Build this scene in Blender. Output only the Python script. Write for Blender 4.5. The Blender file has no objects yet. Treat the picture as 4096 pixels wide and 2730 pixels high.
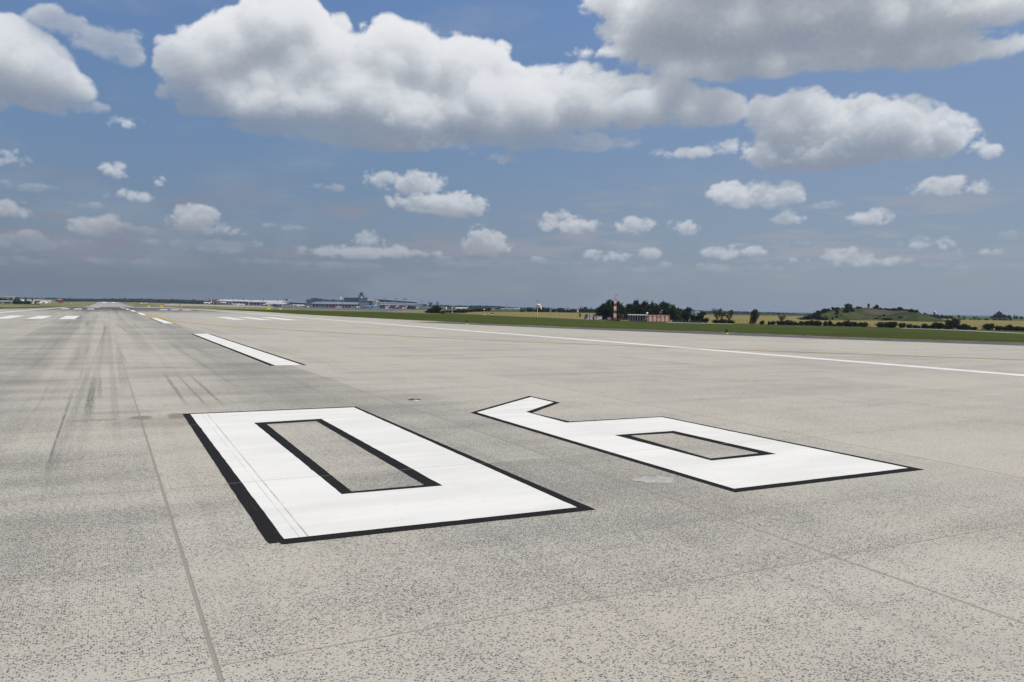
import bpy, math, random
import numpy as np
R = math.radians
sc = bpy.context.scene
COL = sc.collection

# ------------------------------------------------------------------ camera
# survey of the view: focal length (in units of a 4096 wide frame), tilt, roll, heading off the runway axis, eye height
F, PIT, ROL, YAW, HC = 3211.6, .0426, .0172, .4708, 2.2
def ray(x, y):
    dx, dy = x-2048, y-1365
    c, s = math.cos(ROL), math.sin(ROL)
    xi = dx*c+dy*s; v = -(-dx*s+dy*c)
    Fw = F*math.cos(PIT)+v*math.sin(PIT); U = v*math.cos(PIT)-F*math.sin(PIT)
    return (xi*math.cos(YAW)+Fw*math.sin(YAW), -xi*math.sin(YAW)+Fw*math.cos(YAW), U)
def norm(v):
    l = math.sqrt(sum(a*a for a in v)); return tuple(a/l for a in v)
import mathutils
cam_d = bpy.data.cameras.new('camera'); cam = bpy.data.objects.new('camera', cam_d); COL.objects.link(cam)
cam_d.sensor_width = 36; cam_d.lens = 36*F/4096; cam_d.clip_start = .1; cam_d.clip_end = 90000
fw = mathutils.Vector(norm(ray(2048, 1365)))
rt = mathutils.Vector(ray(3048, 1365)) - mathutils.Vector(ray(2048, 1365)); rt.normalize()
up = rt.cross(fw)
M = mathutils.Matrix((rt, up, -fw)).transposed().to_4x4(); M.translation = (0, 0, HC)
cam.matrix_world = M
sc.camera = cam
sc.view_settings.view_transform = 'Standard'; sc.view_settings.look = 'None'
sc.view_settings.exposure = 0.0; sc.view_settings.gamma = 1
sc.cycles.max_bounces = 5; sc.cycles.diffuse_bounces = 2; sc.cycles.volume_bounces = 0
sc.cycles.transparent_max_bounces = 12

SUN_AZ = YAW + R(128); SUN_EL = R(55)          # azimuth measured from +Y towards +X
sun_d = bpy.data.lights.new('sun', 'SUN'); sun = bpy.data.objects.new('sun', sun_d); COL.objects.link(sun)
sun_d.energy = 4.4; sun_d.angle = R(.53); sun_d.color = (1, .945, .86)
sv = mathutils.Vector((math.sin(SUN_AZ)*math.cos(SUN_EL), math.cos(SUN_AZ)*math.cos(SUN_EL), math.sin(SUN_EL)))
sun.rotation_euler = sv.to_track_quat('Z', 'Y').to_euler()

# ------------------------------------------------------------------ node helper
class NT:
    def __init__(s, nt): s.nt = nt
    def n(s, typ, **kw):
        nd = s.nt.nodes.new(typ)
        for k, v in kw.items(): setattr(nd, k, v)
        return nd
    def put(s, sock, v):
        if isinstance(v, bpy.types.NodeSocket): s.nt.links.new(v, sock)
        elif v is not None: sock.default_value = v
    def m(s, op, a, b=None, c=None, clamp=False):
        nd = s.n('ShaderNodeMath', operation=op); nd.use_clamp = clamp
        s.put(nd.inputs[0], a)
        if b is not None: s.put(nd.inputs[1], b)
        if c is not None: s.put(nd.inputs[2], c)
        return nd.outputs[0]
    def v(s, op, a, b=None, c=None, out=0):
        nd = s.n('ShaderNodeVectorMath', operation=op); s.put(nd.inputs[0], a)
        if b is not None: s.put(nd.inputs[1], b)
        if c is not None: s.put(nd.inputs[2], c)
        return nd.outputs[out]
    def length(s, a): return s.v('LENGTH', a, out=1)
    def xyz(s, a):
        nd = s.n('ShaderNodeSeparateXYZ'); s.put(nd.inputs[0], a); return nd.outputs
    def comb(s, x, y, z=0.0):
        nd = s.n('ShaderNodeCombineXYZ')
        for i, q in enumerate((x, y, z)): s.put(nd.inputs[i], q)
        return nd.outputs[0]
    def mix(s, f, a, b, mode='MIX'):
        nd = s.n('ShaderNodeMix', data_type='RGBA', blend_type=mode)
        s.put(nd.inputs[0], f)
        s.put(nd.inputs[6], a if isinstance(a, bpy.types.NodeSocket) else (*a[:3], 1))
        s.put(nd.inputs[7], b if isinstance(b, bpy.types.NodeSocket) else (*b[:3], 1))
        return nd.outputs[2]
    def mr(s, v, a, b, c=0., d=1., smooth=True):
        nd = s.n('ShaderNodeMapRange', interpolation_type='SMOOTHSTEP' if smooth else 'LINEAR')
        for i, q in enumerate((v, a, b, c, d)): s.put(nd.inputs[i], q)
        return nd.outputs[0]
    def noise(s, vec, scale, detail=3, rough=.5, dist=0., dims='3D', col=False, lac=2.0):
        nd = s.n('ShaderNodeTexNoise', noise_dimensions=dims)
        s.put(nd.inputs['Vector'], vec); nd.inputs['Scale'].default_value = scale
        nd.inputs['Detail'].default_value = detail; nd.inputs['Roughness'].default_value = rough
        nd.inputs['Distortion'].default_value = dist; nd.inputs['Lacunarity'].default_value = lac
        return nd.outputs['Color' if col else 'Fac']
    def vor(s, vec, scale, feature='F1', dims='3D', detail=0, rough=.5, smooth=.6, rand=1.):
        nd = s.n('ShaderNodeTexVoronoi', feature=feature, voronoi_dimensions=dims)
        s.put(nd.inputs['Vector'], vec); nd.inputs['Scale'].default_value = scale
        nd.inputs['Detail'].default_value = detail; nd.inputs['Roughness'].default_value = rough
        nd.inputs['Randomness'].default_value = rand
        if feature == 'SMOOTH_F1': nd.inputs['Smoothness'].default_value = smooth
        return nd.outputs
    def ramp(s, f, pts, interp='LINEAR'):
        nd = s.n('ShaderNodeValToRGB'); cr = nd.color_ramp; cr.interpolation = interp
        s.put(nd.inputs[0], f)
        while len(cr.elements) < len(pts): cr.elements.new(.5)
        for e, (p, c) in zip(cr.elements, pts): e.position = p; e.color = (*c[:3], 1)
        return nd.outputs[0]

def lin(r, g, b):
    f = lambda c: (c/255/12.92 if c/255 <= .04045 else ((c/255+.055)/1.055)**2.4)
    return (f(r), f(g), f(b))

# ------------------------------------------------------------------ sky
def aes(x, y):
    """direction of a point of the 2353-wide survey sheet as azimuth / elevation in degrees"""
    v = norm(ray(x*1.7408, y*1.7408)); return math.degrees(math.atan2(v[0], v[1])), math.degrees(math.asin(v[2]))
def ell(x, y, rx, ry, sharp=1.):
    a, e = aes(x, y); a2, _ = aes(x+rx, y); _, e2 = aes(x, y-ry)
    return a, e, abs(a2-a), abs(e2-e), sharp
CL_BIG = [ell(*e) for e in [
 (455,150,95,95),(560,125,140,110),(650,95,115,112),(735,185,190,125),(880,150,85,105),(960,150,110,90),(1040,185,160,105),(820,245,330,82),
 (1110,255,200,85),(1130,150,60,55),(1260,240,150,85),(1350,215,115,65),(1470,240,170,62),(1610,252,120,44),(500,215,130,62),(780,75,22,30),(900,310,200,40),(1200,315,110,36),
 (1400,-10,85,70),(1460,60,90,50),(1620,20,240,120),(1800,40,320,100),(2020,30,340,90),(2260,0,270,75),(2180,118,150,34),(1460,120,90,16),(1720,150,200,36),(1950,120,220,40),(1560,120,140,50),(1800,-120,420,120),(2200,-90,300,90),
 (1738,262,38,40),(1840,285,115,85),(1960,305,200,85),(2110,318,135,68),(1860,350,170,52),(1660,342,40,24),(2200,330,60,30),
 (20,150,145,100),(100,205,110,60),(0,100,60,60),(-60,200,90,80)]]
CL_SM = [ell(*e) for e in [
 (150,50,65,30,.8),(250,95,80,42,.8),(290,122,40,28,.8),
 (870,415,45,26),(960,425,70,36),(1060,472,62,32),(990,468,100,28),(1590,352,62,10),
 (1740,452,118,32),(1670,440,45,24),(1740,435,40,26),(1810,445,50,28),
 (1305,518,70,24),(1282,498,32,20),(1460,520,48,24),(1572,522,38,22),
 (445,508,66,36),(505,530,62,17),(430,490,36,24),(225,522,72,20),(250,508,34,16),(1120,562,60,34),(1100,540,32,24),
 (845,552,42,26),(810,580,130,15),(895,580,52,18),(715,576,46,10),(50,555,95,26),(10,480,60,26),(15,365,55,22),
 (290,450,52,16),(262,395,38,20),(362,422,22,16),(290,283,42,18),
 (1390,590,62,14),(1490,585,26,14),(1700,582,78,18),(1940,590,72,24),(2110,560,72,24),(2250,583,48,10),(2010,602,95,12),
 (2165,430,80,24),(2240,435,36,22),(2000,500,56,22),(1805,500,44,18),(1140,366,48,14),(1830,600,28,8),(1230,600,26,9),(500,570,70,14),(2280,350,26,14),(1560,612,60,8),(1010,590,40,10),
 (120,560,110,14,.7),(300,602,120,10,.7),(60,430,90,14,.7),(520,562,90,12,.7),(640,520,70,8,.7),(330,530,60,10,.7),(180,470,60,12,.7),(570,600,70,8,.7),(1040,604,80,10,.7),(1280,604,60,8,.7),(1500,617,90,9,.7),
 (1700,617,110,9,.7),(1850,560,60,8,.7),(2050,545,60,10,.7),(2200,612,90,9,.7),(760,432,40,10,.7),(420,560,80,10,.7),(20,600,120,14,.7),(820,612,110,8,.7),(1900,470,50,10,.7),(2320,540,50,10,.7),(680,300,120,22,.7),(420,240,60,30,.7),(1320,330,120,20,.7),(200,250,60,16,.7)]]
sky_seed = 3.7
world = bpy.data.worlds.new('World'); sc.world = world; world.use_nodes = True
wt = world.node_tree; wt.nodes.clear(); W = NT(wt)
try:
    world.cycles.sampling_method = 'MANUAL'; world.cycles.sample_map_resolution = 256
except Exception: pass
gen = W.v('NORMALIZE', W.n('ShaderNodeTexCoord').outputs['Generated'])
gx = W.xyz(gen)
az = W.m('MULTIPLY', W.m('ARCTAN2', gx[0], gx[1]), 180/math.pi)
el = W.m('MULTIPLY', W.m('ARCSINE', gx[2]), 180/math.pi)
P0 = W.comb(az, el, sky_seed)
# clear sky: the Nishita sky pulled towards the hazy blue of the day
skt = W.n('ShaderNodeTexSky', sky_type='NISHITA'); skt.sun_disc = False
skt.sun_elevation = SUN_EL; skt.sun_rotation = SUN_AZ; skt.air_density = 1.2; skt.dust_density = 1.5; skt.ozone_density = 2.0
nish = W.v('SCALE', skt.outputs[0]); nish.node.inputs['Scale'].default_value = .09
eln = W.m('DIVIDE', el, 90.0, clamp=True)
def e_(d): return d/90
rL = W.ramp(eln, [(0, lin(110,123,140)), (e_(2), lin(114,128,146)), (e_(5), lin(116,135,159)), (e_(10), lin(107,135,170)), (e_(20), lin(97,130,179)), (e_(60), lin(75,112,168))])
rR = W.ramp(eln, [(0, lin(144,156,168)), (e_(2), lin(143,156,171)), (e_(5), lin(138,155,176)), (e_(10), lin(129,151,182)), (e_(20), lin(117,147,192)), (e_(60), lin(80,118,175))])
base = W.mix(W.mr(az, 0, 58), rL, rR)
base = W.mix(.9, nish, base)
# thin veils of high haze drifting in the sky
veil = W.noise(W.v('MULTIPLY', P0, (.6, 1.6, 1)), .16, 6, .6)
base = W.mix(W.m('MULTIPLY', W.mr(veil, .48, .75), .30), base, lin(160,168,180))
# low cloud bank: long flat grey-blue bars near the horizon
bars = W.noise(W.v('MULTIPLY', P0, (.35, 2.2, 1)), .42, 7, .62)
bfac = W.m('MULTIPLY', W.mr(bars, .47, .66), W.m('MULTIPLY', W.mr(el, 1.0, 3.0), W.mr(el, 10.0, 5.5)))
bcol = W.mix(W.mr(az, 0, 45), lin(133,137,152), lin(156,162,174))
base = W.mix(W.m('MULTIPLY', bfac, .8), base, bcol)
out = base
# beneath the horizon a plain dull ground tone
out = W.mix(W.mr(el, -.3, -.8), out, lin(110,115,110))
bg = W.n('ShaderNodeBackground'); W.put(bg.inputs[0], out); bg.inputs[1].default_value = 1.0
wo = W.n('ShaderNodeOutputWorld'); wt.links.new(bg.outputs[0], wo.inputs[0])

def meshobj(name, verts, faces, mat=None, parent=None, smooth=False, fmat=None):
    me = bpy.data.meshes.new(name)
    verts = np.asarray(verts, np.float32)
    me.vertices.add(len(verts)); me.vertices.foreach_set('co', verts.ravel())
    if isinstance(faces, np.ndarray):
        n, k = faces.shape
        me.loops.add(n*k); me.loops.foreach_set('vertex_index', faces.astype(np.int32).ravel())
        me.polygons.add(n); me.polygons.foreach_set('loop_start', np.arange(0, n*k, k, dtype=np.int32))
    else:
        me.loops.add(sum(len(f) for f in faces)); me.loops.foreach_set('vertex_index', [i for f in faces for i in f])
        st = np.cumsum([0]+[len(f) for f in faces][:-1]).astype(np.int32)
        me.polygons.add(len(faces)); me.polygons.foreach_set('loop_start', st)
    mats = mat if isinstance(mat, (list, tuple)) else [mat]
    for m_ in mats:
        if m_: me.materials.append(m_)
    if fmat is not None: me.polygons.foreach_set('material_index', np.asarray(fmat, np.int32))
    me.polygons.foreach_set('use_smooth', np.full(len(me.polygons), bool(smooth)))
    me.update(calc_edges=True)
    o = bpy.data.objects.new(name, me); COL.objects.link(o)
    if parent: o.parent = parent
    return o
def tag(o, label=None, cat=None, group=None, kind=None):
    if label: o['label'] = label
    if cat: o['category'] = cat
    if group: o['group'] = group
    if kind: o['kind'] = kind
    return o
def newmat(name):
    m = bpy.data.materials.new(name); m.use_nodes = True
    m.node_tree.nodes.clear(); return m, NT(m.node_tree)
def grid_faces(nu, nv):
    i = np.arange(nu-1)[:, None]*nv+np.arange(nv-1)[None, :]
    return np.stack([i, i+1, i+nv+1, i+nv], -1).reshape(-1, 4)
# ------------------------------------------------------------------ clouds: a density volume in (azimuth, elevation, depth) degrees, lit by marching towards the sun
AZ0, AZ1, EL0, EL1, STEP, NZ, ZR = -12.0, 67.0, -.3, 30.5, .075, 32, 5.4
NX = int((AZ1-AZ0)/STEP); NY = int((EL1-EL0)/STEP)
def cloud_volume(ells, seed=5):
    rng = np.random.default_rng(seed)
    xs = (AZ0+STEP*np.arange(NX)).astype(np.float32); ys = (EL0+STEP*np.arange(NY)).astype(np.float32)
    zs = np.linspace(-ZR, ZR, NZ).astype(np.float32)
    S = np.full((NZ, NY, NX), -9., np.float32)
    for (a, e, ra, re, k) in ells:
        rz = min(max(re*1.1, ra*.6), ZR*.8); s = min(ra, re*1.15)
        m = 1.9+.6/s
        i0, i1 = np.searchsorted(xs, [a-ra*m, a+ra*m]); j0, j1 = np.searchsorted(ys, [e-re*m, e+re*m])
        if i1 <= i0 or j1 <= j0: continue
        X = (xs[i0:i1]-a)/ra; Y = (ys[j0:j1]-e)/re; Y = np.where(Y < 0, Y*1.12, Y); zc = rng.uniform(-.3, .3)*rz
        Z = (zs-zc)/rz
        r = np.sqrt(X[None, None, :]**2+Y[None, :, None]**2+Z[:, None, None]**2)
        d = (1-r)*s-(1-k)*.35
        sub = S[:, j0:j1, i0:i1]; h = .28*min(1., s/2)
        t = np.clip(.5+.5*(d-sub)/h, 0, 1)
        S[:, j0:j1, i0:i1] = sub*(1-t)+d*t+h*t*(1-t)
    def lat(wl, sd, wy=1.0):
        # smooth isotropic noise: coarse random lattice, blurred, then interpolated onto the volume
        def ax(n, L, w):
            c = np.linspace(0, L/w, n); i = np.floor(c).astype(int); return i, (c-i).astype(np.float32), i.max()+2
        q = wl/2.6
        ix, fx, mx = ax(NX, AZ1-AZ0, q); iy, fy, my = ax(NY, EL1-EL0, q*wy); iz, fz, mz = ax(NZ, 2*ZR, q)
        V = np.random.default_rng(sd).standard_normal((mz, my, mx), dtype=np.float32)
        for _ in range(2):
            for axs in range(3): V = .5*V+.25*(np.roll(V, 1, axs)+np.roll(V, -1, axs))
        V /= V.std()
        V = V[iz]*(1-fz)[:, None, None]+V[iz+1]*fz[:, None, None]
        V = V[:, iy]*(1-fy)[None, :, None]+V[:, iy+1]*fy[None, :, None]
        return V[:, :, ix]*(1-fx)+V[:, :, ix+1]*fx
    big = np.clip((ys-8.5)/5.5, 0, 1)[None, :, None].astype(np.float32)    # far clouds low in the sky look smaller
    N = np.zeros_like(S)
    for wl, ab, as_ in ((6.0, .16, .0), (3.0, .36, .0), (1.7, .38, .24), (.95, .24, .25), (.52, .14, .18), (.3, .085, .12), (.18, .055, .08)):
        n = lat(wl, seed+int(wl*100), .85)
        if wl < 4: n = 1.15*np.abs(n)-.92          # billows: round lumps, sharp creases
        N += n*(ab*big+as_*(1-big))
    N += .30*big+.07
    S += np.where(N > 0, N*np.clip(1+S/(.75*big+.35), 0, 1), N)
    return xs, ys, zs, S
def light_clouds(xs, ys, zs, S):
    big = np.clip((ys-8.5)/5.5, 0, 1).astype(np.float32)
    low = np.gradient(S, axis=1)/STEP
    soft = .60+.22*big[None, :, None]+1.1*np.clip(low, 0, 1)*(.3+.7*big)[None, :, None]                     # ragged, softer underside
    D = np.clip(S/soft, 0, 1)
    del low, soft
    dz = zs[1]-zs[0]
    sx, sz = .25*STEP, .16*STEP           # per row upward: to the right and towards the viewer (-z)
    tau = np.zeros_like(D); nfx = sx/STEP; nfz = sz/dz
    x_i = np.arange(NX)+nfx; z_i = np.arange(NZ)+nfz
    x0 = np.clip(np.floor(x_i).astype(int), 0, NX-1); x1 = np.clip(x0+1, 0, NX-1); fx = (x_i-np.floor(x_i)).astype(np.float32)
    z0 = np.clip(np.floor(z_i).astype(int), 0, NZ-1); z1 = np.clip(np.floor(z_i).astype(int)+1, 0, NZ-1); fz = (z_i-np.floor(z_i)).astype(np.float32)[:, None]
    for j in range(NY-2, -1, -1):
        t = (tau[:, j+1]+D[:, j+1]*STEP*1.09)*np.where(D[:, j+1] > .02, 1-.020*(2.5-1.5*big[j]), 1-.07*(2-big[j])).astype(np.float32)
        t = t[:, x0]*(1-fx)+t[:, x1]*fx
        tau[:, j] = t[z0]*(1-fz)+t[z1]*fz
    sc_ = (1.0*big+2.4*(1-big))[None, :, None].astype(np.float32)
    L = .52*np.exp(-1.5*sc_*tau)+.48*np.exp(-.40*sc_*tau)
    T = np.ones((NY, NX), np.float32); C = np.zeros((NY, NX), np.float32)
    sv_ = (4.6*big+3.4*(1-big))[:, None].astype(np.float32)
    for k in range(NZ):
        a = 1-np.exp(-sv_*dz*D[k]**1.3)
        C += T*a*L[k]; T *= 1-a
    A = 1-T
    lit = C/np.maximum(A, 1e-4)
    def blur(q, n):
        for ax in (0, 1):
            for _ in range(2):
                c = np.cumsum(np.pad(q, [(n+1, n) if a == ax else (0, 0) for a in (0, 1)], mode='edge'), axis=ax)
                q = (np.take(c, range(2*n+1, c.shape[ax]), ax)-np.take(c, range(0, c.shape[ax]-2*n-1), ax))/(2*n+1)
        return q
    A2 = A**2+1e-4; soft_ = blur(lit*A2, 7)/blur(A2, 7)
    up_ = np.clip(np.roll(A, -14, 0), 0, 1)                 # 1 deep below the crown of a cloud
    k = (.30+.45*up_)*big[:, None]+.22*(1-big[:, None])
    return A, lit*(1-k)+soft_*k

cx, cy, cz, cS_ = cloud_volume(CL_BIG+CL_SM)
cA, cL = light_clouds(cx, cy, cz, cS_); del cS_
def make_sky():
    a = np.radians(cx)[None, :]; e = np.radians(cy)[:, None]; Rr = 45000.
    V = np.stack([np.sin(a)*np.cos(e), np.cos(a)*np.cos(e), np.sin(e)+0*a], -1)*Rr
    hz = np.clip(1-.95*np.exp(-.115*cy), 0, 1)[:, None]*np.clip((cy+.2)/1.2, 0, 1)[:, None]
    fade = np.clip((cx-AZ0)/2, 0, 1)*np.clip((AZ1-.2-cx)/2, 0, 1)
    thin = np.zeros_like(cA)
    for (ea, ee, ra, re, k) in CL_SM:
        if k < .9: thin = np.maximum(thin, np.exp(-.5*(((cx-ea)/ra)[None, :]**2+((cy-ee)/re)[:, None]**2)/1.3))
    cover = cA*hz*fade[None, :]*(1-.42*thin); lit = cL*(1-thin)+(.42*cL+.08)*thin
    ny, nx = cover.shape
    m, N = newmat('cloud')
    at = N.n('ShaderNodeAttribute'); at.attribute_name = 'cover'; al = N.n('ShaderNodeAttribute'); al.attribute_name = 'lit'
    g = N.v('NORMALIZE', N.n('ShaderNodeNewGeometry').outputs['Position'])
    fine = N.noise(g, 160, 4, .6)
    t = N.m('MULTIPLY_ADD', N.m('SUBTRACT', fine, .5), .10, al.outputs['Fac'])
    c = N.ramp(t, [(0, lin(124,132,144)), (.16, lin(145,152,162)), (.34, lin(176,181,187)), (.52, lin(205,208,211)), (.72, lin(232,233,235)), (1, lin(246,246,246))])
    gz = N.xyz(g); w = N.mr(gz[2], .17, .04)
    wl = N.m('MULTIPLY', w, N.mr(gz[0], .75, -.1))
    c = N.mix(N.m('MULTIPLY', wl, .38), c, lin(150, 147, 155))
    em = N.n('ShaderNodeEmission'); N.put(em.inputs[0], c)
    tr = N.n('ShaderNodeBsdfTransparent'); mx = N.n('ShaderNodeMixShader'); N.put(mx.inputs[0], at.outputs['Fac'])
    m.node_tree.links.new(tr.outputs[0], mx.inputs[1]); m.node_tree.links.new(em.outputs[0], mx.inputs[2])
    o = N.n('ShaderNodeOutputMaterial'); m.node_tree.links.new(mx.outputs[0], o.inputs[0])
    try: m.cycles.emission_sampling = 'NONE'
    except Exception: pass
    ob = meshobj('sky', V.reshape(-1, 3), grid_faces(ny, nx), m, smooth=True)
    for nm, arr in (('cover', cover), ('lit', lit)):
        A_ = ob.data.attributes.new(nm, 'FLOAT', 'POINT'); A_.data.foreach_set('value', arr.astype(np.float32).ravel())
    tag(ob, kind='structure')
make_sky()

# ------------------------------------------------------------------ lie of the land
def yh(x): return 1228.0+(x-2050)*.0172
def azx(x):
    v = ray(x, yh(x)); return math.atan2(v[0], v[1])
def cosx(x): return math.cos(azx(x)-YAW)
# for bearings given by survey column: (distance, drop) - drop as 'z' metres or as 'k' sight-line sheet units below the horizon
PROF = {
 0: [(195,'z',0),(300,'z',-.5),(600,'k',26),(1500,'k',18),(2500,'k',14),(6000,'k',8)],
 250: [(260,'z',0),(400,'k',27),(1000,'k',22),(2000,'k',11),(2600,'k',9.5),(6000,'k',6)],
 430: [(273,'z',0),(330,'z',-1.2),(500,'z',-4.5),(1000,'z',-9.5),(1480,'k',24.6),(2600,'k',8.5),(3500,'k',7.5),(6000,'k',6)],
 600: [(262,'z',0),(400,'z',-1.1),(1500,'k',20),(2600,'k',7.8),(6000,'k',5.5)],
 800: [(256,'z',0),(400,'z',-1.0),(1500,'k',17),(2400,'k',12),(6000,'k',4)],
 1200: [(256,'z',0),(400,'k',26.3),(1000,'k',22),(2200,'k',18),(6000,'k',4)],
 1500: [(246,'z',0),(400,'k',28.5),(1000,'k',25.0),(2200,'k',17),(6000,'k',4)],
 1800: [(150,'z',0),(260,'k',33),(400,'k',31.5),(600,'k',29),(1000,'k',24),(2200,'k',15),(6000,'k',5)],
 2150: [(98,'z',0),(400,'k',39.5),(700,'k',27),(1100,'k',19.5),(2200,'k',16),(6000,'k',7)],
 2500: [(88,'z',0),(400,'k',51),(640,'k',35),(1100,'k',20),(2200,'k',15),(6000,'k',8)],
 2900: [(84,'z',0),(400,'k',52.4),(640,'k',35),(1100,'k',20),(2200,'k',16),(6000,'k',10)],
 3300: [(80,'z',0),(400,'k',54.5),(640,'k',36),(1100,'k',19),(2200,'k',14),(6000,'k',9)],
 3700: [(80,'z',0),(400,'k',58.5),(640,'k',35),(1100,'k',18.5),(2200,'k',13),(6000,'k',8)],
 4096: [(78,'z',0),(290,'k',72),(400,'k',61),(640,'k',31),(1100,'k',20),(2200,'k',12),(6000,'k',7)]}
PROF[-900] = PROF[0]; PROF[5200] = PROF[4096]
_lx = sorted(PROF); _az = np.array([azx(x) for x in _lx]); _ld = np.linspace(math.log(20), math.log(40000), 420)
_Z = []
for x in _lx:
    ds, zs_ = [20.], [0.]
    for d, t, v in PROF[x]:
        ds.append(d); zs_.append(v if t == 'z' else HC-d*cosx(min(max(x, 0), 4096))*v/F)
    ds.append(40000.); zs_.append(zs_[-1]*2)
    row = np.interp(np.exp(_ld), ds, zs_)
    _Z.append(row)
_Z = np.array(_Z)
def zg(X, Y):
    X = np.asarray(X, float); Y = np.asarray(Y, float)
    a = np.arctan2(X, Y); d = np.log(np.maximum(np.hypot(X, Y), 20.5))
    back = np.abs(a-YAW) > 1.7                      # behind the camera: level
    a = np.clip(a, _az[0], _az[-1]-1e-6)
    i = np.clip(np.searchsorted(_az, a)-1, 0, len(_az)-2); f = (a-_az[i])/(_az[i+1]-_az[i])
    f = f*f*(3-2*f)*.5+f*.5
    u = (d-_ld[0])/(_ld[1]-_ld[0]); j = np.clip(u.astype(int), 0, len(_ld)-2); g = u-j
    z = (_Z[i, j]*(1-g)+_Z[i, j+1]*g)*(1-f)+(_Z[i+1, j]*(1-g)+_Z[i+1, j+1]*g)*f
    return np.where(back, 0, z)
def g0(x, y, z=0.):
    r = ray(x, y); t = (z-HC)/r[2]; return (r[0]*t, r[1]*t)
def loc(x, d):
    a = azx(x); X, Y = d*math.sin(a), d*math.cos(a); return X, Y, float(zg(X, Y))

# ------------------------------------------------------------------ ground materials
def pbsdf(m, N, col, rough=.8, spec=.3, bump=None, bstr=.3, bdist=.01, metal=0., trans=None):
    b = N.n('ShaderNodeBsdfPrincipled')
    N.put(b.inputs['Base Color'], col if isinstance(col, bpy.types.NodeSocket) else (*col[:3], 1))
    N.put(b.inputs['Roughness'], rough); b.inputs['Specular IOR Level'].default_value = spec
    b.inputs['Metallic'].default_value = metal
    if bump is not None:
        bn = N.n('ShaderNodeBump'); bn.inputs['Strength'].default_value = bstr; bn.inputs['Distance'].default_value = bdist
        N.put(bn.inputs['Height'], bump); m.node_tree.links.new(bn.outputs[0], b.inputs['Normal'])
    o = N.n('ShaderNodeOutputMaterial'); m.node_tree.links.new(b.outputs[0], o.inputs[0])
    return b
def smat(name, col, rough=.6, spec=.3, metal=0., var=.12, scale=1.5, grime=None):
    """plain painted or weathered surface with a little procedural unevenness"""
    m, N = newmat(name); p = N.n('ShaderNodeTexCoord').outputs['Object']
    n = N.noise(p, scale, 5, .6)
    c = N.mix(N.mr(n, .3, .7), tuple(v*(1-var) for v in col), tuple(min(1, v*(1+var*.6)) for v in col))
    pbsdf(m, N, c, rough, spec, metal=metal)
    return m
JX, JY, SX, SY = .6, 5.04, 5.26, 5.09          # slab joints measured on the ground
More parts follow.
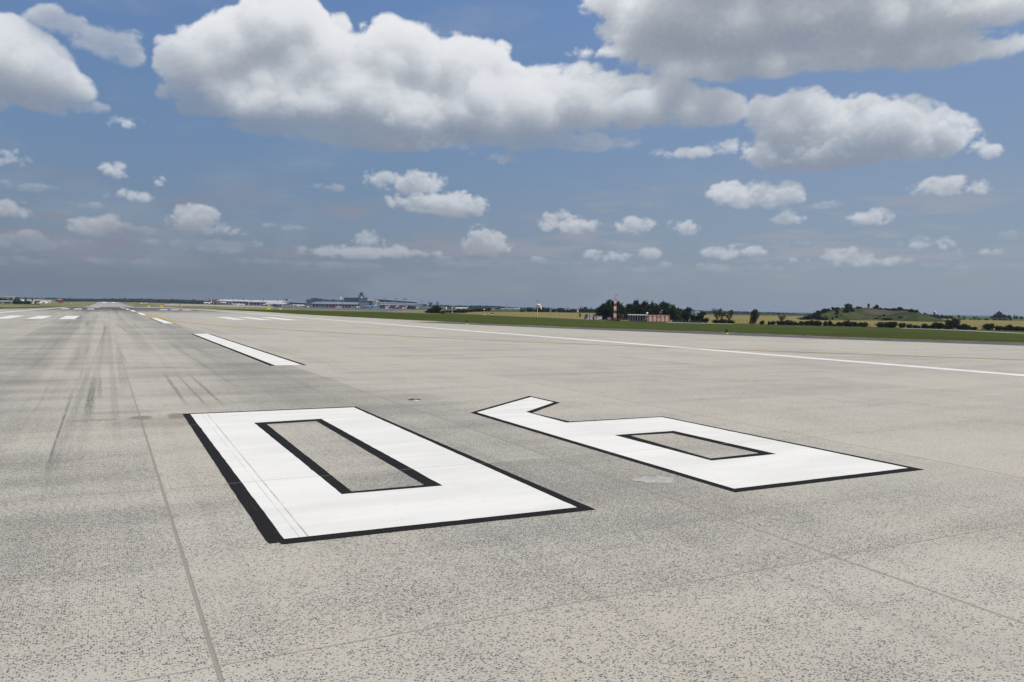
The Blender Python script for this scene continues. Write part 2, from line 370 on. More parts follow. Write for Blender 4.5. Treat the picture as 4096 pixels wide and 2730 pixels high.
def concrete():
    m, N = newmat('runway_concrete')
    p = N.n('ShaderNodeTexCoord').outputs['Object']; x, y, _ = N.xyz(p)
    # slabs and joints
    sxv = N.m('DIVIDE', N.m('SUBTRACT', x, JX), SX); syv = N.m('DIVIDE', N.m('SUBTRACT', y, JY), SY)
    cell = N.comb(N.m('FLOOR', sxv), N.m('FLOOR', syv), 0)
    wn = N.n('ShaderNodeTexWhiteNoise', noise_dimensions='2D'); N.put(wn.inputs['Vector'], cell); slab = wn.outputs[0]
    wob = N.m('MULTIPLY', N.m('SUBTRACT', N.noise(p, 9, 3, .6), .5), .010)
    jx = N.m('MULTIPLY', N.m('ABSOLUTE', N.m('SUBTRACT', N.m('FRACT', N.m('ADD', sxv, .5)), .5)), SX)
    jy = N.m('MULTIPLY', N.m('ABSOLUTE', N.m('SUBTRACT', N.m('FRACT', N.m('ADD', syv, .5)), .5)), SY)
    jxm = N.mr(N.m('ADD', jx, wob), .010, .018, 1, 0); jym = N.mr(N.m('ADD', jy, wob), .005, .010, 1, 0)
    joint = N.m('MULTIPLY', N.m('MAXIMUM', jxm, jym), N.mr(y, 12, 30, 1, .2))
    jdark = N.m('MAXIMUM', N.mr(N.m('ABSOLUTE', N.m('SUBTRACT', jx, .013)), .001, .006, .8, 0), N.m('MULTIPLY', N.mr(jy, .006, .016, .3, 0), .6))
    # wear pattern: brushed across the runway, worn along it
    across = N.noise(N.v('MULTIPLY', p, (.16, 1.0, 1)), .85, 6, .62)
    across2 = N.noise(N.v('MULTIPLY', p, (.05, 1.0, 1)), .30, 5, .6)
    along = N.noise(N.v('MULTIPLY', p, (1.0, .025, 1)), .9, 5, .6)
    blot = N.noise(p, .55, 5, .6)
    wear = N.m('ADD', N.m('MULTIPLY', N.m('SUBTRACT', across, .5), 1.9), N.m('ADD', N.m('MULTIPLY', N.m('SUBTRACT', across2, .5), 1.1),
           N.m('ADD', N.m('MULTIPLY', N.m('SUBTRACT', blot, .5), 1.1), N.m('MULTIPLY', N.m('SUBTRACT', slab, .5), .42))))
    # the centre lanes are rougher and darker than the outer lanes
    lb = lambda c_, w_: N.m('EXPONENT', N.m('MULTIPLY', N.m('POWER', N.m('ABSOLUTE', N.m('DIVIDE', N.m('SUBTRACT', N.m('MULTIPLY_ADD', N.m('SUBTRACT', along, .5), 1.6, x), c_), w_)), 2.0), -1.0))
    lane = N.m('MAXIMUM', N.m('MULTIPLY', N.m('MULTIPLY', N.mr(x, 6.0, 5.8, 0, 1), N.mr(y, 4.5, 8.5, .25, 1)), lb(4.4, 2.2)), N.m('MAXIMUM', lb(-3.0, 1.5), N.m('MULTIPLY', lb(5.4, 1.5), N.m('MULTIPLY', N.mr(y, 5, 8.5), N.mr(y, 26, 14, 0, .9)))))
    lane = N.m('MAXIMUM', lane, N.m('MULTIPLY', lb(-6.8, 1.2), .6))
    lane = N.m('MAXIMUM', lane, N.m('MULTIPLY', N.mr(x, .7, .5), N.m('MULTIPLY', N.mr(y, 4, 8), N.mr(y, 16, 11, 0, .8))))
    wear = N.m('ADD', wear, N.m('MULTIPLY_ADD', lane, .68, -.36))
    wear = N.m('ADD', wear, N.m('MULTIPLY', N.m('SUBTRACT', along, .5), .9))
    worn = N.mr(wear, -.75, .95)                                   # 0 fresh skin .. 1 exposed aggregate
    # exposed stones
    pv = N.v('MULTIPLY_ADD', N.v('SUBTRACT', N.noise(p, 60, 2, .5, col=True), (.5, .5, .5)), (.012, .012, 0), p)
    V = N.vor(pv, 58, 'F1', '2D'); cr, cg, cb = N.xyz(V[1])
    V2 = N.vor(pv, 120, 'F1', '2D'); dr, dg, db = N.xyz(V2[1])
    th = N.m('MULTIPLY_ADD', worn, .80, .14)
    s1 = N.m('MULTIPLY', N.m('LESS_THAN', cr, th), N.mr(V[0], N.m('MULTIPLY_ADD', cg, .22, .30), N.m('MULTIPLY_ADD', cg, .22, .22)))
    s2 = N.m('MULTIPLY', N.m('LESS_THAN', dr, N.m('MULTIPLY', th, .75)), N.mr(V2[0], .45, .33))
    stone = N.mix(cb, (.040, .050, .055), (.15, .155, .145)); stone2 = N.mix(db, (.07, .078, .078), (.20, .185, .16))
    lightst = N.m('MULTIPLY', N.m('GREATER_THAN', cr, .955), N.mr(V[0], .34, .26))
    mort = N.mix(N.mr(N.noise(p, .35, 4, .6), .35, .65), (.446, .401, .318), (.456, .423, .344))
    mort = N.mix(N.m('MULTIPLY', worn, .55), mort, (.392, .356, .298))
    gr = N.m('ADD', N.m('MULTIPLY', N.noise(p, 170, 2, .7), .55), N.m('MULTIPLY', N.noise(p, 38, 4, .75), .45))
    mort = N.mix(N.mr(gr, .3, .7), N.mix(.0, mort, mort), mort)
    mort = N.v('SCALE', mort); mort.node.inputs['Scale'].default_value = 1.0
    N.put(mort.node.inputs['Scale'], N.m('MULTIPLY_ADD', gr, .60, .70))
    c = N.mix(N.m('MULTIPLY', s2, .72), mort, stone2)
    c = N.mix(N.m('MULTIPLY', s1, .92), c, stone)
    c = N.mix(N.m('MULTIPLY', lightst, .7), c, (.58, .56, .54))
    # dirt film where aggregate is exposed
    c = N.mix(N.m('MULTIPLY', N.mr(wear, .0, 1.2), .20), c, (.150, .143, .125))
    c = N.mix(N.m('MULTIPLY', N.mr(x, 6.2, 12, 0, 1), .10), c, (.47, .43, .35))
    # green-grey tint patches
    c = N.mix(N.m('MULTIPLY', N.mr(N.noise(p, .22, 4, .6), .5, .7), .14), c, (.25, .27, .24))
    # tyre marks in the landing lane, heavy rubber further down the runway
    trk = N.noise(N.v('MULTIPLY', p, (1.0, .012, 1)), 1.7, 6, .66)
    trk2 = N.noise(N.v('MULTIPLY', p, (1., .004, 1)), .55, 3, .6)
    lanem = N.m('MULTIPLY', N.mr(x, -7.5, -1.5), N.mr(x, 9.5, 4.5))
    tm = N.m('MULTIPLY', N.m('MULTIPLY', N.mr(trk, .52, .74), lanem), N.mr(y, 12, 45, .28, .72))
    c = N.mix(tm, c, (.10, .094, .084))
    gap = N.noise(N.v('MULTIPLY', p, (.5, .05, 1)), 1.1, 5, .7)
    wide = N.m('MULTIPLY', N.mr(x, -22, -6), N.mr(x, 34, 14))
    rub = N.m('MULTIPLY', N.mr(N.m('MULTIPLY_ADD', gap, 60, y), 172, 245), N.m('MULTIPLY_ADD', trk2, .4, .55, clamp=True))
    rub0 = N.m('MULTIPLY', N.mr(y, 120, 205, 0, .5), N.mr(gap, .42, .7))
    c = N.mix(N.m('MULTIPLY', rub0, wide), c, (.085, .083, .085))
    c = N.mix(N.m('MULTIPLY', rub, wide), c, (.046, .048, .056))
    # expansion joint across the runway
    tj = N.m('ABSOLUTE', N.m('SUBTRACT', y, N.m('MULTIPLY_ADD', x, .30, 129.6)))
    c = N.mix(N.m('MULTIPLY', N.m('MULTIPLY', N.mr(tj, .55, .2), wide), .55), c, (.11, .10, .085))
    # a few single skid marks  (x at y=0, drift, y0, y1, half width, strength)
    for (a, k, y0, y1, hw, st) in SKIDS:
        dx = N.m('ABSOLUTE', N.m('SUBTRACT', x, N.m('MULTIPLY_ADD', y, k, a)))
        mk = N.m('MULTIPLY', N.mr(dx, hw, hw*.45), N.m('MULTIPLY', N.mr(y, y0, y0+3), N.mr(y, y1, y1-6)))
        c = N.mix(N.m('MULTIPLY', N.m('MULTIPLY', mk, st), N.mr(N.noise(N.v('MULTIPLY', p, (30, 1.5, 1)), 1, 3, .6), .25, .6)), c, (.07, .062, .055))
    # dark stains on the joint between the first two numerals rows
    for (sx_, sy_, rx, ry, st, col_) in STAINS:
        q = N.v('MULTIPLY_ADD', p, (1/rx, 1/ry, 0), (-sx_/rx, -sy_/ry, 0))
        r_ = N.m('ADD', N.length(q), N.m('MULTIPLY', N.m('SUBTRACT', N.noise(p, 2.2, 4, .65), .5), .9))
        c = N.mix(N.m('MULTIPLY', N.mr(r_, 1.05, .45), st), c, col_)
    # joints: pale sealant with one dark lip
    c = N.mix(N.m('MULTIPLY', jdark, .55), c, (.09, .085, .075))
    c = N.mix(N.m('MULTIPLY', joint, .85), c, (.26, .235, .19))
    hgt = N.m('SUBTRACT', N.m('MULTIPLY', N.m('MAXIMUM', s1, N.m('MULTIPLY', s2, .6)), .5), N.m('MULTIPLY', joint, 1.2))
    hgt = N.m('ADD', hgt, N.m('MULTIPLY', gr, .5))
    pbsdf(m, N, c, .82, .18, bump=hgt, bstr=.55, bdist=.005)
    return m
def skid(p1, p2, hw, st):
    (x1, y1), (x2, y2) = g0(*p1), g0(*p2); k = (x2-x1)/(y2-y1)
    return (x1-k*y1, k, min(y1, y2), max(y1, y2), hw, st)
SKIDS = [skid((345,1690),(380,1495),.09,.55), skid((398,1620),(402,1478),.06,.4), skid((345,1690),(300,1900),.12,.3), skid((300,1900),(230,2230),.10,.18), skid((160,1960),(300,1530),.025,.5), skid((180,1880),(310,1530),.02,.35), skid((280,1500),(385,1260),.35,.22), skid((420,1480),(424,1300),.25,.18), skid((428,1300),(140,2050),.08,.18), skid((424,1290),(330,1780),.14,.22), skid((436,1290),(470,1800),.10,.2), skid((60,1560),(330,1270),.5,.2), skid((600,1420),(455,1240),.4,.2),
         skid((640,1470),(760,1640),.06,.5), skid((690,1480),(855,1655),.03,.6), skid((735,1480),(915,1640),.05,.6), skid((760,1330),(600,1250),.10,.25), skid((500,1560),(470,1400),.15,.25)]
_s = lambda x, y: g0(x, y)
STAINS = [(*_s(566,1672), .25, .35, .5, (.06,.058,.055)), (*_s(500,1650), .9, .35, .25, (.10,.098,.11)), (*_s(370,1682), .6, .22, .3, (.09,.08,.07)),
          (*_s(710,1665), .25, .55, .6, (.14,.11,.08)), (*_s(640,1690), .9, .9, .28, (.16,.13,.10)), (*_s(2530,1925), .13, .17, .0, (.5,.5,.48)),
          (*_s(1640,1590), 1.1, 1.0, .45, (.27,.25,.20)), (*_s(1760,1615), .8, .5, .35, (.27,.255,.205)), (*_s(600,2060), 1.8, .5, .10, (.12,.115,.10)),
          (*_s(250,1990), 1.3, .4, .08, (.13,.13,.125))]
M_conc = concrete()

def paint(name, base, wearcol, w0=.62, w1=.80, seam=True, rough=.7, strength=.5, tyre=None):
    m, N = newmat(name); p = N.n('ShaderNodeTexCoord').outputs['Object']; x, y, _ = N.xyz(p)
    n = N.noise(p, 3, 6, .65); n2 = N.noise(N.v('MULTIPLY', p, (.3, 1.3, 1)), 1.1, 5, .6)
    c = N.mix(N.mr(n2, .3, .7), tuple(v*.88 for v in base), base)
    V = N.vor(p, 46, 'F1', '2D'); cr, cg, cb = N.xyz(V[1])
    pit = N.m('MULTIPLY', N.m('LESS_THAN', cr, N.mr(n, .48, .72, 0, .35)), N.mr(V[0], .38, .26))
    c = N.mix(N.m('MULTIPLY', pit, strength), c, wearcol)
    c = N.mix(N.m('MULTIPLY', N.mr(n, w0, w1), strength*.7), c, wearcol)
    if seam:
        jy = N.m('ABSOLUTE', N.m('SUBTRACT', N.m('FRACT', N.m('ADD', N.m('DIVIDE', N.m('SUBTRACT', y, JY), SY), .5)), .5))
        c = N.mix(N.mr(jy, .0012, .0022, .55, 0), c, (.25, .24, .22))
    if tyre:
        for (a, k, hw, st) in tyre:
            dx = N.m('ABSOLUTE', N.m('SUBTRACT', x, N.m('MULTIPLY_ADD', y, k, a)))
            mk = N.m('MULTIPLY', N.mr(dx, hw, hw*.3), N.mr(N.noise(N.v('MULTIPLY', p, (20, 1.1, 1)), 1, 4, .7), .32, .6))
            c = N.mix(N.m('MULTIPLY', mk, st), c, (.28, .27, .27))
    pbsdf(m, N, c, rough, .08, bump=N.noise(p, 120, 3, .6), bstr=.2, bdist=.003)
    return m
def tl(p1, p2, hw, st):
    s_ = skid(p1, p2, hw, st); return (s_[0], s_[1], hw, st)
M_white = paint('white_road_paint', (.730, .705, .635), (.40, .385, .34), tyre=[tl((830,1659),(1230,2146),.012,.7), tl((812,1665),(1180,2130),.008,.5), tl((945,1800),(1010,1880),.006,.4)])
M_black = paint('black_road_paint', (.019, .018, .0178), (.11, .10, .085), .64, .85, strength=.45, rough=.95)
M_yellow = paint('yellow_road_paint', (.78, .47, .035), (.40, .34, .20), .5, .75, strength=.6)
M_yfaint = paint('faded_yellow_paint', (.50, .36, .14), (.36, .33, .26), .45, .7, strength=.7)

def grass_mat(name, a, b, dry, scale=.9, dryth=(.55, .75)):
    m, N = newmat(name); p = N.n('ShaderNodeTexCoord').outputs['Object']
    n = N.noise(p, scale, 7, .68); n2 = N.noise(N.v('MULTIPLY', p, (.35, 1, 1)), .06, 6, .6); n3 = N.noise(p, 5.5, 4, .7)
    c = N.mix(N.mr(n, .3, .7), a, b)
    c = N.mix(N.m('MULTIPLY', N.mr(n2, .4, .65), .55), c, tuple(v*.62 for v in a))
    c = N.mix(N.mr(N.noise(p, .035, 6, .65), *dryth), c, dry)
    c = N.mix(N.m('MULTIPLY', N.mr(n3, .56, .68), .6), c, tuple(min(1, v*1.9) for v in b))
    pbsdf(m, N, c, .9, .05, bump=n3, bstr=.8, bdist=.12)
    return m
M_grass = grass_mat('airfield_grass', (.040, .054, .010), (.070, .088, .018), (.120, .110, .042), dryth=(.54, .78))
M_far = grass_mat('dry_airfield_grass', (.10, .105, .042), (.16, .155, .07), (.29, .25, .125), .06, (.45, .6))
def crop():
    m, N = newmat('ripening_wheat'); p = N.n('ShaderNodeTexCoord').outputs['Object']
    n = N.noise(N.v('MULTIPLY', p, (.25, 1, 1)), .035, 6, .62); n2 = N.noise(p, .7, 5, .7)
    c = N.mix(N.mr(n, .35, .65), (.190, .152, .050), (.248, .202, .075))
    c = N.mix(N.m('MULTIPLY', N.mr(n2, .3, .7), .25), c, (.11, .10, .04))
    # tramlines of the sprayer
    _, yy, _ = N.xyz(N.v('MULTIPLY_ADD', N.noise(p, .004, 2, .5, col=True), (0, 60, 0), p))
    t = N.m('ABSOLUTE', N.m('SUBTRACT', N.m('FRACT', N.m('DIVIDE', yy, 27)), .5))
    c = N.mix(N.mr(t, .03, .06, .35, 0), c, (.08, .09, .035))
    pbsdf(m, N, c, .9, .05, bump=n2, bstr=.7, bdist=.3)
    return m
M_wheat = crop()
M_asph = smat('shoulder_asphalt', (.105, .105, .105), .85, .15, var=.25, scale=.8)
M_taxi = smat('taxiway_asphalt', (.115, .12, .13), .85, .15, var=.25, scale=.05)
M_apron = smat('apron_concrete', (.36, .34, .30), .85, .15, var=.2, scale=.03)
M_dirt = smat('bare_earth_and_dry_turf', (.26, .21, .13), .95, .05, var=.3, scale=.4)

# ------------------------------------------------------------------ ground sheets
def terrain():
    a_in = np.arange(azx(-150), azx(4250), R(.22)); a_out1 = np.linspace(-math.pi, a_in[0]-R(1), 40); a_out2 = np.linspace(a_in[-1]+R(1), math.pi, 40)
    A = np.concatenate([a_out1, a_in, a_out2])
    D = np.concatenate([[1.5, 6, 14], np.exp(np.linspace(math.log(24), math.log(3500), 200)), [4500, 6000, 9000, 14000, 24000, 40000]])
    X = D[None, :]*np.sin(A)[:, None]; Y = D[None, :]*np.cos(A)[:, None]; Z = zg(X, Y)-.06
    V = np.stack([X, Y, Z], -1).reshape(-1, 3)
    V = np.vstack([V, [[0, 0, -.06]]]); n = len(A); k = len(D)
    f = grid_faces(n, k)[:, ::-1]
    fan = [[len(V)-1, (i+1)*k, i*k] for i in range(n-1)]
    fan = np.array([[a, b, c, c] for a, b, c in fan]) if 0 else None
    ob = meshobj('ground', V, f, M_grass, smooth=True); tag(ob, kind='structure'); return ob
terrain()
def clean_grid(name, P, mat, off, kind='structure', parent=None):
    """sheet from a grid P[u][v] of ground points laid on the terrain"""
    P = np.asarray(P, float); nu, nv, _ = P.shape
    offs = np.full(P.shape[:2], float(off))
    if off > .02: offs[0, :] = offs[-1, :] = offs[:, 0] = offs[:, -1] = -.15      # tuck the rims into the ground
    Z = zg(P[..., 0], P[..., 1])+offs
    f = grid_faces(nu, nv)
    a, b, c = (P[0, 0], P[1, 0], P[0, 1]); cr = (b[0]-a[0])*(c[1]-a[1])-(b[1]-a[1])*(c[0]-a[0])
    if cr < 0: pass
    else: f = f[:, ::-1]
    # make the sheet face up
    v = np.dstack([P, Z]).reshape(-1, 3); q = v[f[0]]
    nrm = np.cross(q[1]-q[0], q[2]-q[0])
    if nrm[2] < 0: f = f[:, ::-1]
    ob = meshobj(name, v, f, mat, parent, smooth=True)
    if kind: tag(ob, kind=kind)
    return ob
def sheet(name, mat, cols, off, nd=24, sub=14):
    """cols: (survey column, near distance, far distance)"""
    P = []
    for (x0, n0, f0), (x1, n1, f1) in zip(cols, cols[1:]):
        for i in range(sub):
            t = i/sub; x, nn, ff = x0+(x1-x0)*t, math.exp(math.log(n0)*(1-t)+math.log(n1)*t), math.exp(math.log(f0)*(1-t)+math.log(f1)*t)
            a = azx(x); P.append([(d*math.sin(a), d*math.cos(a)) for d in np.exp(np.linspace(math.log(nn), math.log(ff), nd))])
    x, nn, ff = cols[-1]; a = azx(x); P.append([(d*math.sin(a), d*math.cos(a)) for d in np.exp(np.linspace(math.log(nn), math.log(ff), nd))])
    return clean_grid(name, P, mat, off)
rng = np.random.default_rng(11)
# pavement: right rim surveyed point by point, left rim nearly straight
_rim = sorted([g0(x, y) for x, y in [(1130,1253.7),(1003,1245.7),(899,1241),(1200,1258.6),(1900,1295),(2900,1331.5),(3400,1352),(4096,1373.6)]]+[(25.5, 273), (28.5, 235), (88, 10), (95, -60)], key=lambda q: q[1])
rimY = np.array([q[1] for q in _rim]); rimX = np.array([q[0] for q in _rim])
def rrim(y): return np.interp(y, rimY, rimX)
def lrim(y): return np.interp(y, [-60, 120, 189, 252, 275], [-32, -26, -18.4, -11.3, -9.5])
def pavement():
    ys = np.concatenate([np.linspace(-60, 30, 10), np.linspace(31, 276, 340)]); P = []
    for y in ys:
        wob = .10*math.sin(y*2.1)+.08*math.sin(y*5.3+1)+.05*rng.standard_normal() if y > 20 else 0
        a, b = lrim(y)+wob, rrim(y)+wob*1.5
        P.append([(a+(b-a)*t, y) for t in np.linspace(0, 1, 14)])
    clean_grid('runway', P, M_conc, 0.0)
    # the runway beyond the crest
    c1, c2 = loc(441, 1480), loc(436, 2620); P = []
    for y in np.concatenate([np.linspace(277, 500, 16), np.linspace(520, 2640, 70)]):
        cx_ = np.interp(y, [277, c1[1], c2[1]], [8.2, c1[0], c2[0]]); hw = np.interp(y, [277, 1000, 1400, 1560, 2640], [18, 26, 32, 31, 31])
        P.append([(cx_+hw*t, y) for t in np.linspace(-1, 1, 8)])
    clean_grid('runway', P, M_farrun, .25)
    return c1, c2
M_farrun = smat('distant_runway_concrete', (.34, .32, .29), .85, .15, var=.2, scale=.02)
C1, C2 = pavement()
# asphalt shoulder between the right rim and the yellow line
def shoulder():
    sh = [g0(x, y) for x, y in [(1700,1292),(2200,1313),(2900,1341),(3400,1360),(4096,1384)]]
    sh.sort(key=lambda q: q[1]); sY = [q[1] for q in sh]; sX = [q[0] for q in sh]
    P = []; L = []
    for y in np.linspace(12, 100, 120):
        a = np.interp(y, [-60, 12]+sY+[100], [70, 71.5]+sX+[35.6]); b = max(a+.05, float(rrim(y))-.35)
        P.append([(a+(b-a)*t, y) for t in (0, .33, .66, 1)]); L.append((a, y))
    clean_grid('road_shoulder', P, M_asph, .006)
    return L
SHL = shoulder()
# trodden, dry verge along the rims
def verge(name, fn, sgn, y0, y1, w):
    P = []
    for y in np.linspace(y0, y1, 240):
        e = float(fn(y)); k = w*(.55+.45*math.sin(y*.7)*math.sin(y*.23)+.25*rng.standard_normal())
        P.append([(e+sgn*(-.3), y), (e+sgn*max(.25, k), y)])
    return clean_grid(name, P, M_dirt, -.03)
verge('dry_verge', rrim, 1, 14, 270, 2.6); verge('dry_verge', lrim, -1, 100, 272, 2.6)
sheet('dry_grass', M_far, [(-80,262,560),(60,262,900),(190,285,2600),(330,300,2700),(364,1380,2700),(440,1380,2700)], .05, 40)
sheet('dry_grass', M_far, [(430,1380,2600),(530,1380,2600),(560,330,2550),(700,300,2500),(900,300,1300),(1200,300,1050),(1400,290,900),(1780,262,2100)], .05, 40)
sheet('apron', M_apron, [(650,1450,1750),(700,1450,2300),(820,1350,2500),(1005,1300,2500),(1100,1350,2300)], .12)
sheet('taxiway', M_taxi, [(1090,1500,2400),(1180,1050,2500),(1330,760,2500),(1500,900,2500),(1560,620,2500),(1640,1400,2300)], .12)
sheet('taxiway', M_taxi, [(1190,330,430),(1260,320,400),(1400,300,330)], .08)
sheet('field', M_wheat, [(1772,560,640),(1850,400,900),(2050,395,1050),(2300,400,1050),(2500,425,1080),(2900,415,1180),(3300,410,1190),(3700,410,1150),(4096,408,1000),(4300,400,900)], .25, 40)
sheet('field', grass_mat('green_crop', (.045,.075,.02), (.07,.105,.03), (.10,.12,.04), .05), [(2700,1200,1700),(3300,1200,1900),(3700,1180,2100),(4200,1020,2100)], .3)
sheet('path', M_apron, [(2660,383,388),(2800,374,379),(2940,366,370)], .12, 3)
sheet('path', M_apron, [(3600,352,355),(3700,338,342),(3900,315,321),(4200,286,295)], .10, 3)

# ------------------------------------------------------------------ painted markings (thin sheets on the concrete)
def tri_poly(pts):
    import mathutils.geometry as mg
    return mg.tessellate_polygon([[mathutils.Vector((*p, 0)) for p in ring] for ring in pts])
def flat(name, rings, mat, z, parent=None):
    """flat polygon (outer ring, optional holes) lying on the ground"""
    pts = [p for ring in rings for p in ring]; tris = tri_poly(rings); V = [(p[0], p[1], float(zg(*p))+z) for p in pts]
    F_ = []
    for t in tris:
        a, b, c = (pts[i] for i in t); cr = (b[0]-a[0])*(c[1]-a[1])-(b[1]-a[1])*(c[0]-a[0])
        F_.append(tuple(t) if cr > 0 else tuple(reversed(t)))
    return meshobj(name, V, F_, mat, parent)
def empty(name, x, y, z=None, rz=0):
    o = bpy.data.objects.new(name, None); COL.objects.link(o); o.location = (x, y, float(zg(x, y)) if z is None else z); o.rotation_euler.z = rz
    o.empty_display_size = .2; return o
def wob(ring, amp, n=14):
    """slightly uneven paint edge"""
    out = []
    for (a, b) in zip(ring, ring[1:]+ring[:1]):
        L = math.hypot(b[0]-a[0], b[1]-a[1]); k = max(1, int(L*n/9)); out.append(a)
        nx_, ny_ = -(b[1]-a[1])/L, (b[0]-a[0])/L
        for i in range(1, k):
            t = i/k; w = rng.normal()*amp; out.append((a[0]+(b[0]-a[0])*t+nx_*w, a[1]+(b[1]-a[1])*t+ny_*w))
    return out
PX = lambda l: [g0(x, y) for x, y in l]
def marking(name, label, cat, white, black, group=None, wmat=None, amp=.0035):
    w0 = white[0]; cx_ = sum(p[0] for p in w0)/len(w0); cy_ = sum(p[1] for p in w0)/len(w0)
    r = empty(name, cx_, cy_); sh = lambda rings: rings
    tag(r, label, cat, group)
    if black:
        b = flat('black_border', [wob(q, amp*.6, 40) for q in black], M_black, .004)
        b.parent = r; b.matrix_parent_inverse = mathutils.Matrix.Translation((-r.location.x, -r.location.y, -r.location.z))
    w = flat('paint_fill', [wob(q, amp*.7, 60) for q in white], wmat or M_white, .008)
    w.parent = r; w.matrix_parent_inverse = mathutils.Matrix.Translation((-r.location.x, -r.location.y, -r.location.z))
    return r
z1 = lambda x, y: (600+x*.80748, 1550+y*.80748)
z2 = lambda x, y: (1700+x*.89248, 1500+y*.89248)
marking('painted_numeral', 'big white zero with black border painted on the concrete, nearest the camera', 'runway numeral',
  [PX([z1(200,135),z1(1010,101),z1(2115,598),z1(665,755)]), PX([z1(515,178),z1(848,158),z1(1450,490),z1(950,533)])],
  [PX([z1(160,132),z1(1018,96),z1(2208,607),z1(655,780),z1(640,770),z1(592,776),z1(575,762)]), PX([z1(577,183),z1(825,168),z1(1360,485),z1(1000,517)])], 'runway numerals')
marking('painted_numeral', 'white six with black border and open slanted top, right of the zero', 'runway numeral',
  [PX([z2(233,170),z2(475,101),z2(577,125),z2(453,168),z2(633,216),z2(1062,191),z2(2165,420),z2(1385,513)]), PX([z2(848,272),z2(1115,253),z2(1575,357),z2(1285,387)])],
  [PX([z2(203,170),z2(468,95),z2(605,125),z2(480,171),z2(650,210),z2(1065,187),z2(2238,426),z2(1390,528)]), PX([z2(920,273),z2(1108,262),z2(1500,352),z2(1280,376)])], 'runway numerals')
DG = 'centre line dashes running down the runway'
dashes = [
 ([(772,1336.5),(831.7,1336.5),(1209.6,1461.8),(1101.3,1464)], [(762,1336.7),(772,1336.5),(831.7,1336.5),(840.5,1336.7),(1227.3,1461.4),(1209.6,1461.6),(1101.3,1463.8),(1081.4,1464)]),
 ([(604,1273.3),(631,1273.3),(698,1295),(656.5,1295)], [(600,1273.4),(635,1273.2),(703,1294.6),(649,1295)]),
 ([(545.4,1251.8),(566.5,1252),(591.3,1261.6),(565.2,1261.6)], [(543,1251.8),(568.5,1252),(593.5,1261.3),(561.5,1261.6)]),
 ([(518,1241.6),(534,1241.6),(545.4,1247.2),(529.5,1247.2)], None), ([(500.2,1235.7),(512.3,1235.7),(520,1239.7),(506.5,1239.7)], None),
 ([(488.7,1233),(497.6,1233),(502,1235),(491,1235)], None), ([(481,1230.7),(488.7,1230.7),(490.6,1232.3),(482.3,1232.3)], None)]
dl = ['long white dash with black edges and a faint seam, just beyond the numerals', 'second white centre dash, beside the start of the yellow curve', 'third white centre dash, at the far tip of the yellow curve',
      'fourth white centre dash, short in the distance', 'fifth white centre dash, near the dark rubber', 'sixth tiny white centre dash, in the dark rubber', 'farthest tiny white centre dash, at the runway crest']
for (w, b), l_ in zip(dashes, dl): marking('centreline_dash', l_, 'centre line dash', [PX(w)], [PX(b)] if b else None, DG, amp=.006)
TG = 'touchdown zone bars'
def bar(w, label, e=2.5):
    (a, b, c, d) = w
    blk = None
    if e: blk = [(a[0]-e, a[1]), (b[0]+e, b[1]), (c[0]+e, c[1]), (d[0]-e, d[1])]
    marking('touchdown_bar', label, 'touchdown bar', [PX(w)], [PX(blk)] if blk else None, TG, amp=.01)
bar([(262.7,1264.6),(321.3,1264.6),(300,1277),(230.4,1277)], 'white touchdown bar left of the centre, innermost of the near left three', 3.2)
bar([(153,1264.2),(215,1264.2),(171.7,1276.5),(97.8,1276.5)], 'white touchdown bar, middle one of the near left three', 3.2)
bar([(40.8,1263.2),(104.6,1263.8),(36.6,1276),(-34,1276)], 'white touchdown bar, outermost of the near left three by the picture edge', 3.2)
bar([(859,1269),(908,1269),(990,1280.3),(933,1280.3)], 'white touchdown bar, innermost of the near right three', 0)
bar([(949.6,1269.6),(994,1269.6),(1094,1281),(1040,1281)], 'white touchdown bar, middle one of the near right three', 0)
bar([(1040,1270),(1085,1270),(1198,1282),(1144.5,1282)], 'white touchdown bar, outermost of the near right three beside the edge line', 0)
bar([(352.8,1235.4),(379,1235.4),(375,1238.3),(347,1238.3)], 'small white bar, innermost of the far left three', 1)
bar([(300,1235.3),(330.7,1235.3),(324,1238),(294,1238)], 'small white bar, middle one of the far left three', 1)
bar([(248,1234.8),(280.5,1234.8),(273,1237.5),(240.6,1237.5)], 'small white bar, outermost of the far left three', 1)
bar([(636,1238.6),(666,1238.6),(675,1241),(644,1241)], 'small white bar, innermost of the far right three', 0)
bar([(679,1239),(712,1239),(722,1241.4),(688,1241.4)], 'small white bar, middle one of the far right three', 0)
bar([(723,1239.6),(757,1239.6),(770,1241.8),(734,1241.8)], 'small white bar, outermost of the far right three', 0)
AG = 'aiming point blocks'
for w, l_ in (([(348,1228.4),(376,1228.4),(374,1230.2),(345,1230.2)], 'wide white block left of the centre at the runway crest'), ([(378,1228.8),(399,1228.8),(400,1230.8),(374,1230.8)], 'white block between the left crest block and the centre'),
              ([(560,1230.0),(610,1230.4),(616,1232.2),(564,1231.8)], 'wide white block right of the centre at the runway crest')):
    marking('aiming_block', l_, 'aiming point block', [PX(w)], None, AG, amp=0)
def ribbon(pts, w, sub=3.0):
    """closed outline of a line of width w through ground points"""
    P = [np.array(p, float) for p in pts]; Q = []
    for a, b in zip(P, P[1:]):
        k = max(1, int(np.hypot(*(b-a))/sub)); Q += [a+(b-a)*i/k for i in range(k)]
    Q.append(P[-1]); Lf, Rt = [], []
    for i, q in enumerate(Q):
        t = Q[min(i+1, len(Q)-1)]-Q[max(i-1, 0)]; t /= np.hypot(*t); n = np.array([-t[1], t[0]])
        ww = w/2 if not callable(w) else w(q)/2
        Lf.append(q+n*ww); Rt.append(q-n*ww)
    return Lf, Rt
